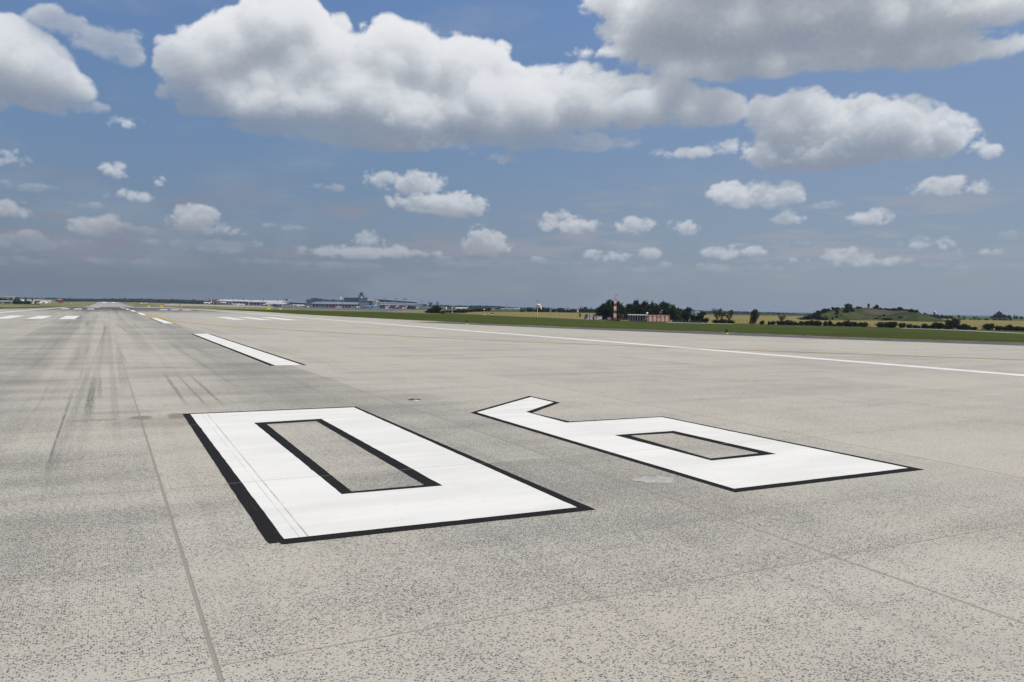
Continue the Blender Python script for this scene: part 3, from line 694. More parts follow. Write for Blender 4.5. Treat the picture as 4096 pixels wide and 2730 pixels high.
def line(name, label, cat, layers, group=None):
    p0 = layers[0][1][0]; r = empty(name, *p0); tag(r, label, cat, group)
    for (nm, pts, w, mat, z) in layers:
        A_, B_ = ribbon(pts, w); V = [(*p, float(zg(*p))+z) for p in A_]+[(*p, float(zg(*p))+z) for p in B_]; n = len(A_)
        f = np.array([[i, n+i, n+i+1, i+1] for i in range(n-1)])
        o = meshobj(nm, V, f, mat); o.parent = r; o.matrix_parent_inverse = mathutils.Matrix.Translation(-r.location)
    return r
def smooth_pts(pts, it=2):
    for _ in range(it):
        out = [pts[0]]
        for a, b in zip(pts, pts[1:]): out += [(a[0]*.75+b[0]*.25, a[1]*.75+b[1]*.25), (a[0]*.25+b[0]*.75, a[1]*.25+b[1]*.75)]
        out.append(pts[-1]); pts = out
    return pts
er = [(30.6, -40)]+PX([(4096,1503),(2400,1365),(1900,1326.3),(1550,1298),(1200,1270.7),(973,1252.3),(780,1238.4),(700,1233.8)])
line('edge_line', 'long white edge line running along the right side of the runway', 'edge line', [('paint_fill', er, .92, M_white, .006)], 'runway edge lines')
el_ = [(-19.5, -40)]+PX([(0,1251),(265,1229.6)])
line('edge_line', 'white edge line at the left border of the runway', 'edge line', [('paint_fill', el_, .9, M_white, .006)], 'runway edge lines')
yl = smooth_pts(PX([(584.6,1256),(600,1259.3),(633,1270),(674,1280.6),(734,1289.8),(868,1303),(1046,1314),(1200,1323.5)]))+smooth_pts(PX([(1300,1330),(1900,1360),(2600,1388.5),(2960,1401),(4096,1441)]), 1)+[(75, -12)]
line('taxi_line', 'yellow taxi guide line curving from the centre dashes out to the right', 'taxi line', [('black_border', yl, lambda q: .42 if q[1] > 70 else .30, M_black, .009),
     ('paint_fill', yl, lambda q: .30 if q[1] > 70 else .16, M_yellow, .011)])
line('shoulder_line', 'thin pale yellow line between the concrete and the asphalt shoulder', 'shoulder line', [('paint_fill', [(a-.1, b) for a, b in SHL[::6]]+PX([(1560,1283.5),(1340,1279.5)]), .16, M_yfaint, .010)])
# markings of the runway beyond the crest
def fx(t, y): # t metres off that runway's centre
    return (np.interp(y, [C1[1], C2[1]], [C1[0], C2[0]])+t, y)
for t, l_ in ((-22, 'left white edge line of the distant runway beyond the crest'), (0, 'white centre line of the distant runway beyond the crest'), (22, 'right white edge line of the distant runway beyond the crest')):
    pts = [fx(t, y) for y in range(1500, 2600, 60)]; line('distant_line', l_, 'runway line', [('paint_fill', pts, 1.7 if t else 1.5, M_apron, .5)], 'lines on the distant runway')
for t, l_ in ((-11, 'white aiming patch left of the centre of the distant runway'), (10, 'white aiming patch right of the centre of the distant runway')):
    marking('distant_aiming_patch', l_, 'aiming point block', [[fx(t-4.5, 2080), fx(t+4.5, 2080), fx(t+4.5, 2420), fx(t-4.5, 2420)]], None, 'aiming blocks on the distant runway', amp=0)
for o in [o for o in bpy.data.objects if o.name.startswith('paint_fill') and o.parent and o.parent.name.startswith('distant_aiming')]: o.location.z += .5
# grey repair patch next to the six
cxp, cyp = g0(2625, 1921)
rep = [(cxp+.27*math.cos(a)*(1+.14*math.sin(3*a)+.10*math.sin(7*a+1)+.05*math.sin(13*a)), cyp+.24*math.sin(a)*(1+.18*math.cos(2*a+1)+.08*math.sin(9*a))) for a in np.linspace(0, 2*math.pi, 60)[:-1]]
o = flat('repair_patch', [[(x_, y_) for x_, y_ in rep]], smat('fresh_mortar', (.385, .37, .325), .9, .1, var=.22, scale=9), .003)
tag(o, 'pale grey mortar repair patch on the concrete left of the foot of the six', 'repair patch')

# ------------------------------------------------------------------ object building kit
class MB:
    """collects shapes, one mesh when built; faces may carry a material slot"""
    def __init__(s): s.v = []; s.f = []; s.m = []
    def add(s, V, Fc, mi=0):
        b = len(s.v); s.v += [tuple(p) for p in V]; s.f += [tuple(i+b for i in f) for f in Fc]; s.m += [mi]*len(Fc); return s
    def box(s, x0, x1, y0, y1, z0, z1, mi=0):
        V = [(x, y, z) for z in (z0, z1) for y in (y0, y1) for x in (x0, x1)]
        return s.add(V, [(0,2,3,1),(4,5,7,6),(0,1,5,4),(2,6,7,3),(0,4,6,2),(1,3,7,5)], mi)
    def tube(s, p0, p1, r0, r1=None, n=8, mi=0, cap=True):
        r1 = r0 if r1 is None else r1
        a = mathutils.Vector(p0); b = mathutils.Vector(p1); d = (b-a).normalized(); q = d.to_track_quat('Z', 'Y')
        V = []
        for c, r in ((a, r0), (b, r1)):
            for i in range(n): t = 2*math.pi*i/n; V.append(c+q @ mathutils.Vector((r*math.cos(t), r*math.sin(t), 0)))
        Fc = [(i, (i+1) % n, n+(i+1) % n, n+i) for i in range(n)]
        if cap: Fc += [tuple(range(n-1, -1, -1)), tuple(range(n, 2*n))]
        return s.add(V, Fc, mi)
    def loft(s, rings, mi=0, cap=True):
        n = len(rings[0]); V = [p for r in rings for p in r]; Fc = []
        for k in range(len(rings)-1):
            for i in range(n): Fc.append((k*n+i, k*n+(i+1) % n, (k+1)*n+(i+1) % n, (k+1)*n+i))
        if cap: Fc += [tuple(range(n-1, -1, -1)), tuple((len(rings)-1)*n+i for i in range(n))]
        return s.add(V, Fc, mi)
    def prism(s, prof, a0, a1, axis='x', mi=0):
        """profile of (u, z) swept along x (u=y) or along y (u=x)"""
        f = (lambda a, p: (a, p[0], p[1])) if axis == 'x' else (lambda a, p: (p[0], a, p[1]))
        return s.loft([[f(a0, p) for p in prof], [f(a1, p) for p in prof]], mi)
    def ball(s, c, r, nu=12, nv=8, mi=0, sq=1.):
        rings = []
        for j in range(1, nv):
            t = math.pi*j/nv; rings.append([(c[0]+r*math.sin(t)*math.cos(2*math.pi*i/nu), c[1]+r*math.sin(t)*math.sin(2*math.pi*i/nu), c[2]-r*sq*math.cos(t)) for i in range(nu)])
        return s.loft(rings, mi)
    def build(s, name, mat, parent=None, smooth=False):
        return meshobj(name, s.v, s.f, mat, parent, smooth, s.m if isinstance(mat, (list, tuple)) else None)
class Site:
    """a spot on the land seen at survey column x, at distance d: local x runs to the right of the view, y away, z up"""
    def __init__(s, x, d, base=None):
        s.x, s.d = x, d; s.a = azx(x); s.X, s.Y, s.z = loc(x, d); s.c = math.cos(s.a-YAW)
        if base is not None: s.z = HC-d*s.c*(base-yh(x))/F
        s.mv = d*s.c/F; s.mh = d*s.c*s.c/F      # metres per survey unit: upright, sideways
    def root(s, name, label, cat, group=None, turn=0):
        o = empty(name, s.X, s.Y, s.z-.05, -s.a+turn); tag(o, label, cat, group); return o
    def h(s, y): return HC-s.d*s.c*(y-yh(s.x))/F-s.z      # height over the base of sheet row y
    def w(s, x): return (x-s.x)*s.mh
def copy_tree(o, parent=None):
    c = o.copy(); COL.objects.link(c)
    if parent: c.parent = parent; c.matrix_parent_inverse = o.matrix_parent_inverse.copy()
    for ch in [k for k in bpy.data.objects if k.parent == o]: copy_tree(ch, c)
    return c

C = {}
def cm(key, col, rough=.6, spec=.3, metal=0., var=.12, scale=.8):
    if key not in C: C[key] = smat(key, col, rough, spec, metal, var, scale)
    return C[key]
white = cm('white_paint', (.74, .74, .73)); red = cm('red_paint', (.42, .045, .03)); dred = cm('dark_red_paint', (.16, .025, .022))
orange = cm('orange_paint', (.62, .20, .09)); yel = cm('yellow_paint', (.70, .52, .03)); black = cm('black_paint', (.02, .02, .022)); steel = cm('galvanised_steel', (.30, .32, .34), .45, .4, .3)
dglass = cm('dark_glazing', (.028, .04, .055), .15, .5); dgrey = cm('dark_cladding', (.055, .075, .095)); mgrey = cm('grey_cladding', (.17, .19, .215)); lgrey = cm('light_cladding', (.42, .44, .45))
roofm = cm('metal_roof', (.36, .38, .40), .4, .5, .2); lroof = cm('pale_metal_roof', (.43, .45, .48), .4, .4); bfence = cm('blue_fence_mesh', (.016, .028, .058)); concm = cm('pale_concrete', (.42, .41, .38)); teal = cm('teal_paint', (.02, .23, .28)); airblue = cm('sky_blue_paint', (.04, .30, .62)); navy = cm('navy_paint', (.02, .03, .07))
cream = cm('cream_render', (.55, .52, .42)); brick = cm('red_brown_cladding', (.20, .07, .05)); green_dark = cm('dark_green_cladding', (.06, .12, .12)); rubber = cm('rubber', (.02, .02, .02), .9); socko = cm('orange_fabric', (.75, .33, .04), .9, .1); sockw = cm('white_fabric', (.78, .77, .75), .9, .1)
corr = cm('corrugated_white', (.60, .60, .58)); pinkred = cm('pink_red_panel', (.62, .08, .11))

# ------------------------------------------------------------------ foliage
def leafmat(name, a, b):
    m, N = newmat(name); g = N.n('ShaderNodeNewGeometry').outputs['Random Per Island']
    p = N.n('ShaderNodeTexCoord').outputs['Object']
    c = N.mix(g, a, b); c = N.mix(N.m('MULTIPLY', N.mr(N.noise(p, .45, 4, .6), .45, .65), .5), c, tuple(v*.6 for v in a))
    b_ = N.n('ShaderNodeBsdfPrincipled'); N.put(b_.inputs['Base Color'], c); b_.inputs['Roughness'].default_value = .75; b_.inputs['Specular IOR Level'].default_value = .15
    t = N.n('ShaderNodeBsdfTranslucent'); N.put(t.inputs[0], c); mx = N.n('ShaderNodeMixShader'); mx.inputs[0].default_value = .22
    m.node_tree.links.new(b_.outputs[0], mx.inputs[1]); m.node_tree.links.new(t.outputs[0], mx.inputs[2])
    o = N.n('ShaderNodeOutputMaterial'); m.node_tree.links.new(mx.outputs[0], o.inputs[0]); return m
L_dark = leafmat('dark_foliage', (.010, .018, .007), (.024, .038, .012)); L_mid = leafmat('mid_foliage', (.018, .032, .009), (.040, .060, .016)); L_olive = leafmat('olive_foliage', (.045, .055, .018), (.085, .095, .032))
L_red = leafmat('reddish_foliage', (.055, .035, .02), (.09, .06, .03)); bark = cm('bark', (.055, .045, .035), .9, .1)
def crown_mesh(name, lobes, n, size, seed, mat):
    """lobes: (x, y, z, rx, ry, rz); small leaf clumps crowd the outer shell of every lobe"""
    r = np.random.default_rng(seed); Lb = np.array(lobes, float); wts = Lb[:, 3]*Lb[:, 5]; wts /= wts.sum()
    k = r.choice(len(Lb), n, p=wts); d = r.normal(size=(n, 3)); d /= np.linalg.norm(d, axis=1)[:, None]
    rad = r.random(n)**.28*(1+.16*r.normal(size=n)*(r.random(n) < .35)); P = Lb[k, :3]+d*Lb[k, 3:]*rad[:, None]
    P[:, 2] = np.maximum(P[:, 2], .0)
    nrm = d*.7+r.normal(size=(n, 3))*.6; nrm /= np.linalg.norm(nrm, axis=1)[:, None]
    t = np.cross(nrm, r.normal(size=(n, 3))); t /= np.linalg.norm(t, axis=1)[:, None]; b = np.cross(nrm, t); s = size*r.uniform(.55, 1.3, n)[:, None]
    V = np.stack([P-t*s, P-b*s*.6, P+t*s, P+b*s*.6+nrm*s*.25], 1).reshape(-1, 3)
    return V, np.arange(4*n).reshape(-1, 4)
def make_tree(name, kind, seed):
    """one tree 1 m tall and about 1 m wide in its own units, scaled when placed"""
    r = np.random.default_rng(seed); root = empty(name, 0, 0, 0); tk = MB(); lobes = []
    if kind == 'round':
        lobes = [(0, 0, .55, .36, .34, .34)]+[(.30*math.cos(a)*r.uniform(.7, 1.1), .30*math.sin(a), r.uniform(.34, .74), r.uniform(.16, .25), r.uniform(.16, .24), r.uniform(.13, .22)) for a in np.linspace(0, 6.28, 9)[:-1]]+[(r.uniform(-.15, .15), 0, .86, .15, .15, .13)]
        tk.tube((0, 0, 0), (.01, 0, .35), .035, .024, 7); [tk.tube((.01, 0, .3), (.28*math.cos(a), .28*math.sin(a), .62), .018, .006, 5) for a in (0, 1.3, 2.6, 3.9, 5.2)]; n, sz = 3600, .036
    elif kind == 'bush':
        lobes = [(r.uniform(-.34, .34), r.uniform(-.3, .3), r.uniform(.2, .55), r.uniform(.16, .28), r.uniform(.16, .28), r.uniform(.2, .36)) for _ in range(9)]+[(0, 0, .3, .42, .38, .34)]
        [tk.tube((0, 0, 0), (.25*math.cos(a), .25*math.sin(a), .5), .02, .006, 5) for a in (0, 1.2, 2.5, 3.8, 5)]; n, sz = 2000, .05
    elif kind == 'sparse':
        tk.tube((0, 0, 0), (0, 0, .5), .03, .018, 7); n, sz = 1000, .032
        for a in np.linspace(0, 6.28, 10)[:-1]:
            e = (.34*math.cos(a)*r.uniform(.6, 1.1), .3*math.sin(a), r.uniform(.6, .95)); tk.tube((0, 0, r.uniform(.18, .4)), e, .013, .003, 5)
            lobes.append((*e, .11, .1, .10)); lobes.append((e[0]*.7, e[1]*.7, e[2]*.72, .11, .1, .12))
        lobes.append((0, 0, .3, .16, .15, .2))
    elif kind == 'poplar':
        lobes = [(0, 0, .5, .5, .5, .46), (0, 0, .3, .46, .46, .26), (.05, 0, .75, .3, .3, .24)]; tk.tube((0, 0, 0), (0, 0, .9), .08, .02, 6); n, sz = 1200, .06
    elif kind == 'tall':
        lobes = [(r.uniform(-.2, .2), r.uniform(-.2, .2), z, .30-.1*abs(z-.5), .28, .15) for z in np.linspace(.22, .86, 9)]; tk.tube((0, 0, 0), (0, 0, .6), .03, .015, 7)
        [tk.tube((0, 0, .25+.07*i), (.25*math.cos(i*2.1), .25*math.sin(i*2.1), .45+.07*i), .012, .004, 5) for i in range(6)]; n, sz = 2200, .042
    else:  # conifer
        lobes = [(0, 0, z, .5*(1-z)+.05, .5*(1-z)+.05, .12) for z in np.linspace(.12, .95, 9)]; tk.tube((0, 0, 0), (0, 0, .9), .04, .01, 6); n, sz = 1000, .045
    V, Fc = crown_mesh('crown', lobes, n, sz, seed, None)
    lo, hi = np.percentile(V, 1, axis=0), np.percentile(V, 99.2, axis=0); z0_ = .30 if kind == 'sparse' else (.02 if kind == 'bush' else .06)
    for j in (0, 1): V[:, j] = (V[:, j]-(lo[j]+hi[j])/2)/(hi[j]-lo[j])
    V[:, 2] = np.maximum(z0_+(V[:, 2]-lo[2])/(hi[2]-lo[2])*(1-z0_), 0)
    tk.build('trunk', bark, root); meshobj('crown', V, Fc, L_dark, root)
    return root
PROTO = {}
def plant(kind, x, d, wpx, ytop, ybase=None, leaf=None, label='', cat='tree', group=None, name=None, seed=None):
    s = Site(x, d, ybase); seed = seed if seed is not None else int(x*7) % 3
    key = (kind, seed, (leaf or L_dark).name); name = name or {'bush': 'bush', 'poplar': 'poplar_tree', 'conifer': 'conifer_tree'}.get(kind, 'leafy_tree')
    if key not in PROTO:
        r = make_tree(name, kind, 17+seed*5+len(kind)); PROTO[key] = r
        for ch in r.children:
            if ch.name.startswith('crown'): ch.data.materials.clear(); ch.data.materials.append(leaf or L_dark)
    else: r = copy_tree(PROTO[key])
    r.name = name
    r.location = (s.X, s.Y, s.z-.1); h = s.h(ytop); w = wpx*s.mh
    r.scale = (w, w, max(h, .3)*1.03); r.rotation_euler = (0, 0, (x*1.7) % 6.28)
    tag(r, label, cat, group); 
    if not group and 'group' in r: del r['group']
    return r

# ------------------------------------------------------------------ near the runway
def edge_light(x, y, label):
    X, Y = g0(x, y); r = empty('edge_light', X, Y, 0); tag(r, label, 'edge light', 'edge lights on the shoulder')
    m = MB(); m.tube((0,0,0), (0,0,.05), .17, .15, 14); m.tube((0,0,.05), (0,0,.20), .055, .05, 10); m.build('base', yel, r)
    m = MB(); m.tube((0,0,.20), (0,0,.24), .10, .11, 12); m.tube((0,0,.24), (0,0,.38), .115, .10, 12); m.ball((0,0,.38), .10, 12, 6); m.build('lamp_head', black, r, True)
    return r
for a in ((1867,1297,'black headed edge light on a yellow foot, the left one by the shoulder line'), (2907,1337,'black headed edge light on a yellow foot beside the asphalt shoulder, right one')): edge_light(*a)
def inset(x, y):
    X, Y = g0(x, y); r = empty('inset_light', X, Y, 0); tag(r, 'round dark steel inset light let into the concrete beyond the gap between the numerals', 'inset light')
    m = MB(); m.tube((0,0,.0), (0,0,.008), .17, .165, 30); m.build('rim', steel, r)
    m = MB(); m.tube((0,0,.008), (0,0,.022), .15, .08, 24); m.build('cover', cm('cast_iron', (.06, .058, .058), .5, .4, .4), r)
    m = MB(); m.box(-.03, .03, -.10, -.03, .019, .027); m.build('lens', cm('lens_glass', (.5, .5, .5), .1), r)
    for a in np.linspace(0, 6.28, 7)[:-1]: m = MB(); m.tube((.12*math.cos(a), .12*math.sin(a), .012), (.12*math.cos(a), .12*math.sin(a), .020), .009, n=8); m.build('bolt', steel, r)
inset(1658, 1600)
def cabinet(x, y, d=None):
    X, Y = g0(x, y); s = Site(x, math.hypot(X, Y)); r = s.root('equipment_cabinet', 'bright yellow cabinet on legs standing in the grass right of the runway', 'cabinet')
    w = 17*s.mh; h = 12*s.mv; m = MB(); m.box(-w/2, w/2, -.35, .35, .16, h*.80); [m.box(a-.015, a+.015, -.37, -.35, .16, h*.8) for a in (-w*.2, w*.2)]; m.build('body', yel, r)
    m = MB(); m.prism([(-.42, h*.82), (-.42, h*.95), (-.3, h), (.3, h), (.42, h*.95), (.42, h*.82)], -w/2-.06, w/2+.06); m.build('lid', yel, r)
    for a in (-w/2+.08, w/2-.08):
        for b in (-.28, .28): m = MB(); m.box(a-.035, a+.035, b-.035, b+.035, 0, .16); m.build('leg', yel, r)
    m = MB(); m.box(-w/2-.08, -w/2-.004, -.2, .1, h*.3, h*.62); m.tube((-w/2-.04, -.1, h*.62), (-w/2+.1, -.38, h*.4), .03); m.build('cable_box', black, r)
cabinet(1074, 1240.6)
def small_cab(x, y, w, h, mats, label, cat='marker board', name='marker_board', d=None):
    if d is None: X, Y = g0(x, y); d = math.hypot(X, Y)
    s = Site(x, d, y if d > 150 else None); r = s.root(name, label, cat); W_, H_ = w*s.mh, h*s.mv
    m = MB(); n = len(mats); 
    for i, k in enumerate(mats): m.box(-W_/2+W_*i/n, -W_/2+W_*(i+1)/n, -.15, .15, H_*.2, H_, i)
    m.build('panel', list(mats), r)
    for a in (-W_*.35, W_*.35): b = MB(); b.box(a-.05, a+.05, -.05, .05, 0, H_*.2); b.build('leg', steel, r)
    return r
small_cab(1121, 1239.5, 19, 7.5, [dred, white, red, white, red, white, dred], 'small red and white striped marker board in the grass right of the yellow cabinet', d=330)
small_cab(647, 1231.5, 8.5, 8, [yel], 'small yellow sign board beyond the left end of the right edge line', 'sign board', 'sign_board', 430)
small_cab(595, 1228.5, 8, 6, [yel], 'faint yellow sign board left of the small yellow one, near the distant runway', 'sign board', 'sign_board', 620)
small_cab(726, 1230.5, 9, 5, [cm('ochre_paint', (.42, .34, .07))], 'dull yellow sign board in the olive grass before the apron', 'sign board', 'sign_board', 560)
small_cab(990, 1236.5, 7, 3.5, [cm('amber_paint', (.75, .33, .03))], 'low amber marker in the grass left of the yellow cabinet', d=380)
small_cab(1176, 1234.5, 5, 4, [cm('amber_paint', (.75, .33, .03))], 'low amber marker in front of the striped antenna screens', d=700)
for x, y, lab in ((1190,1240.6,'low red marker box in the grass right of the striped board'),(1249,1240.5,'low red marker box by the edge of the dark taxiway, left'),(1290,1241,'bright red marker box on the dark taxiway'),(1393,1242,'low red marker box right of the striped antenna cabins'),(1478,1240.5,'low red marker box below the blue airliner'),(1573,1242,'bright red marker box on the taxiway below the long terminal'),(1608,1243,'dull red marker box right of the taxiway')):
    small_cab(x, y, 5.5, 3.6, [cm('signal_red', (.55, .05, .03))], lab, 'marker box', 'marker_box', 620)
for x, y, lab in ((556,1218,'tiny orange and red sign in the grass right of the distant runway'),(655,1221,'tiny red sign in the grass before the dark wood'),(720,1222,'tiny red sign at the near rim of the apron')):
    small_cab(x, y, 8, 4.5, [cm('signal_red', (.55, .05, .03)), orange], lab, 'sign board', 'sign_board', 1300)
for x, lab in ((846,'thin white marker post in the grass, left of the amber marker'),(825,'thin white marker post in the grass, left of the other thin post')):
    small_cab(x, 1233, 1.1, 4.5, [white], lab, 'marker post', 'marker_post', 420)
# two measuring posts with a sloping head
def met_post(x, d, ybase, ytop, label, lower):
    s = Site(x, d, ybase); r = s.root('instrument_post', label, 'instrument post', 'striped instrument posts'); H_ = s.h(ytop); w = 4.4*s.mh/2
    cols = [dred, white, dred, white, black] if lower else [white, white, dred, white, dred]
    m = MB()
    for i, c_ in enumerate(cols):
        z0, z1 = H_*.82*i/5, H_*.82*(i+1)/5; m.tube((0, 0, z0), (0, 0, z1), w*(1-.09*i), w*(1-.09*(i+1)), 10, i)
    m.build('post', cols, r)
    m = MB(); m.tube((-w*1.6, -.2, H_*.90), (w*1.4, -.1, H_*.96), w*.9, w*.7, 10); m.build('sensor_head', white, r, True)
    m = MB(); m.tube((0, 0, H_*.94), (w*3.2, 0, H_*1.04), w*.22, n=6); m.build('arm', steel, r)
met_post(1809, 380, 1256.5, 1230, 'red and white instrument post with a pale head before the dark hedge', True)
met_post(1937, 380, 1264, 1236, 'white based instrument post with a tilted head, beside the wheat field', False)
def papi(x, d, ybase, ytop, wpx, label):
    s = Site(x, d, ybase); r = s.root('approach_unit', label, 'signal box'); W_ = wpx*s.mh; H_ = s.h(ytop)
    m = MB(); m.prism([(-.6, H_*.40), (-.6, H_*.75), (-.3, H_*.95), (.7, H_*.95), (.7, H_*.4)], -W_/2, W_/2); m.build('housing', black, r)
    m = MB(); m.box(-W_/2-.05, W_/2+.05, -.2, .75, H_*.955, H_); m.build('roof', cm('salmon_paint', (.5, .16, .09)), r)
    for a in (-.24, .24): b = MB(); b.box(a*W_-W_*.17, a*W_+W_*.17, -.66, -.605, H_*.36, H_*.62); b.build('lamp_panel', white, r)
    for a in (-.42, .42): b = MB(); b.box(a*W_-.06, a*W_+.06, -.1, .1, 0, H_*.4); b.build('leg', black, r)
papi(1970, 380, 1264, 1252, 12, 'low black box with two white panels and a salmon roof, right of the posts')
# wind sock
def windsock():
    s = Site(2150, 385, 1270.5); r = s.root('windsock', 'orange and white windsock hanging from a tall yellow pole before the wheat', 'windsock')
    H_ = s.h(1205); hs = s.h(1221.5); k = s.mv
    m = MB(); m.tube((0,0,0), (0,0,H_*.62), .17, .12, 10); m.tube((0,0,H_*.62), (0,0,H_), .10, .06, 8); m.build('pole', cm('pale_yellow_paint', (.60, .54, .16)), r)
    m = MB(); m.tube((-4*k,0,H_), (4*k,0,H_), .06, n=6); [m.ball((a*k,0,H_), .22, 8, 6) for a in (-3.8, 3.8)]; m.tube((0,0,H_),(0,0,H_+2.6*k),.14,.1,8); m.build('lamp_cross', cm('dark_metal', (.10,.09,.08)), r)
    m = MB(); m.tube((-1.5*k,0,0), (-3.5*k,0,0), .01); m.v, m.f, m.m = [], [], []; m.box(-3.2*k, -1.4*k, -.3, .3, 0, 5*k); m.build('switch_box', cm('dark_metal', (.10,.09,.08)), r)
    path = [(-3.6, 0, 0), (2.5, 0, .6), (8.5, 0, .2), (10.5, 0, -2.2), (12.6, 0, -8.5), (14.4, 0, -14.0), (15.6, 0, -17.8)]; rad = [5.0, 4.8, 4.2, 3.8, 3.3, 2.9, 2.4]
    pts = []
    for i, (p, q) in enumerate(zip(path, path[1:])):
        for t in (0, .5): pts.append((np.array(p)*(1-t)+np.array(q)*t, rad[i]*(1-t)+rad[i+1]*t))
    pts.append((np.array(path[-1]), rad[-1])); rings = []
    for i, (p, rr) in enumerate(pts):
        a = pts[min(i+1, len(pts)-1)][0]-pts[max(i-1, 0)][0]; a = a/np.linalg.norm(a); u = np.array([a[2], 0, -a[0]]); v = np.array([0, 1, 0])
        rings.append([tuple((p+rr*(u*math.cos(t)+v*math.sin(t)))*k+np.array([0, 0, hs])) for t in np.linspace(0, 2*math.pi, 15)[:-1]])
    for i0, i1, mt in ((0, 2, socko), (2, 4, sockw), (4, 6, socko), (6, 10, sockw), (10, 12, socko)):
        m = MB(); m.loft(rings[i0:i1+1], cap=False); b = m.build('fabric_band', mt, r, True); sm = b.modifiers.new('t', 'SOLIDIFY'); sm.thickness = .02
windsock()
# perimeter fence with branching concrete posts
def fence():
    s0 = Site(2400, 404); r = empty('perimeter_fence', *loc(2400, 404)[:2]); tag(r, 'long wire fence on Y shaped concrete posts between the grass and the wheat', 'fence')
    inv = mathutils.Matrix.Translation(-r.location); posts = []; X_ = []; x = 1830
    while x < 4120: X_.append(x); x += 17.5 if x > 2100 else 15
    skip = [(2380, 2860)]
    m0 = MB(); m0.tube((0,0,0), (0,0,1.7), .06, .05, 6); m0.tube((0,0,1.65), (-.35,0,2.1), .04, .03, 5); m0.tube((0,0,1.65), (.35,0,2.1), .04, .03, 5); me = None
    wires = MB(); last = None; n = 0
    for x in X_:
        X, Y, z = loc(x, 404)
        if not any(a < x < b for a, b in skip) and n < 98:
            if me is None: o = m0.build('post', cm('weathered_post', (.13, .12, .10)), r); me = o.data
            else: o = bpy.data.objects.new('post', me); COL.objects.link(o); o.parent = r
            o.matrix_parent_inverse = inv; o.location = (X, Y, z-.05); o.rotation_euler.z = -azx(x); n += 1
        if last:
            for h in (.5, 1.0, 1.5): wires.tube((last[0], last[1], last[2]+h), (X, Y, z+h), .006, n=3, cap=False)
        last = (X, Y, z)
    w = wires.build('wire', cm('rusty_wire', (.12, .11, .09)), r); w.matrix_parent_inverse = inv
fence()

# ------------------------------------------------------------------ antenna site: mast, cabins, boards
def mast():
    s = Site(2460.5, 380, 1282); r = s.root('lattice_mast', 'tall red and white lattice mast in front of the big dark trees', 'mast'); H_ = s.h(1179); k = s.mv
    bands = [(1282, 1271, red), (1271, 1255, white), (1255, 1242, red), (1242, 1226, white), (1226, 1215, red), (1215, 1204.5, white), (1204.5, 1193, cm('pale_red_paint', (.62, .30, .26)))]
    for i, (ya, yb, mt) in enumerate(bands):
        z0, z1 = s.h(ya), s.h(yb); w0, w1 = (4.9-.20*i)*k, (4.9-.20*(i+1))*k; m = MB()
        cs = lambda w, z: [(-w, -w, z), (w, -w, z), (w, w, z), (-w, w, z)]
        A_, B_ = cs(w0, z0), cs(w1, z1); nseg = 3
        for j in range(4): m.tube(A_[j], B_[j], .10, n=5)
        for q in range(nseg):
            za, zb = z0+(z1-z0)*q/nseg, z0+(z1-z0)*(q+1)/nseg; wa, wb = w0+(w1-w0)*q/nseg, w0+(w1-w0)*(q+1)/nseg; a, b = cs(wa, za), cs(wb, zb)
            for j in range(4): m.tube(a[j], b[(j+1) % 4], .07, n=4, cap=False); m.tube(b[j], a[(j+1) % 4], .07, n=4, cap=False); m.tube(b[j], b[(j+1) % 4], .06, n=4, cap=False)
        if mt is red: m.box(-w1*.5, w1*.5, -w1*.5, w1*.5, z0, z1)
        m.build('lattice_section', mt, r)
    m = MB(); m.tube((0,0,s.h(1193)), (.25,0,s.h(1184)), .22, .16, 8); m.build('antenna_pole', lgrey, r)
    m = MB(); m.tube((.25,0,s.h(1184)), (.4,0,H_), .20, .14, 8); m.build('antenna_tip', cm('dark_metal', (.10,.09,.08)), r)
mast()
def cabin_long():
    s = Site(2551, 372, 1284); r = s.root('equipment_shelter', 'long dark red and white striped shelter with a white roof edge, in shade', 'equipment shelter'); W0, W1 = s.w(2513.5), s.w(2590); H_ = s.h(1258)
    m = MB(); n = 15; ms = [dred, corr]
    for i in range(n): m.box(W0+(W1-W0)*i/n, W0+(W1-W0)*(i+1)/n, 0, 3.2, .25, H_-.45, i % 2)
    m.build('wall', ms, r)
    m = MB(); m.box(W0-.25, W1+.1, -1.9, 3.5, H_-.40, H_-.0); m.build('roof', white, r)
    for i in (0, 6, 13): b = MB(); a = W0+(W1-W0)*(i+.5)/n; b.box(a-.35, a+.35, -.06, -.003, .3, 2.1); b.build('door', [dred, white, dred][i % 3], r)
    for a in (W0+.2, (W0+W1)/2, W1-.3): b = MB(); b.box(a-.06, a+.06, -1.8, -1.68, 0, H_-.4); b.build('post', steel, r)
    b = MB(); b.box(W0, W1, .1, 3.1, 0, .25); b.build('plinth', concm, r)
cabin_long()
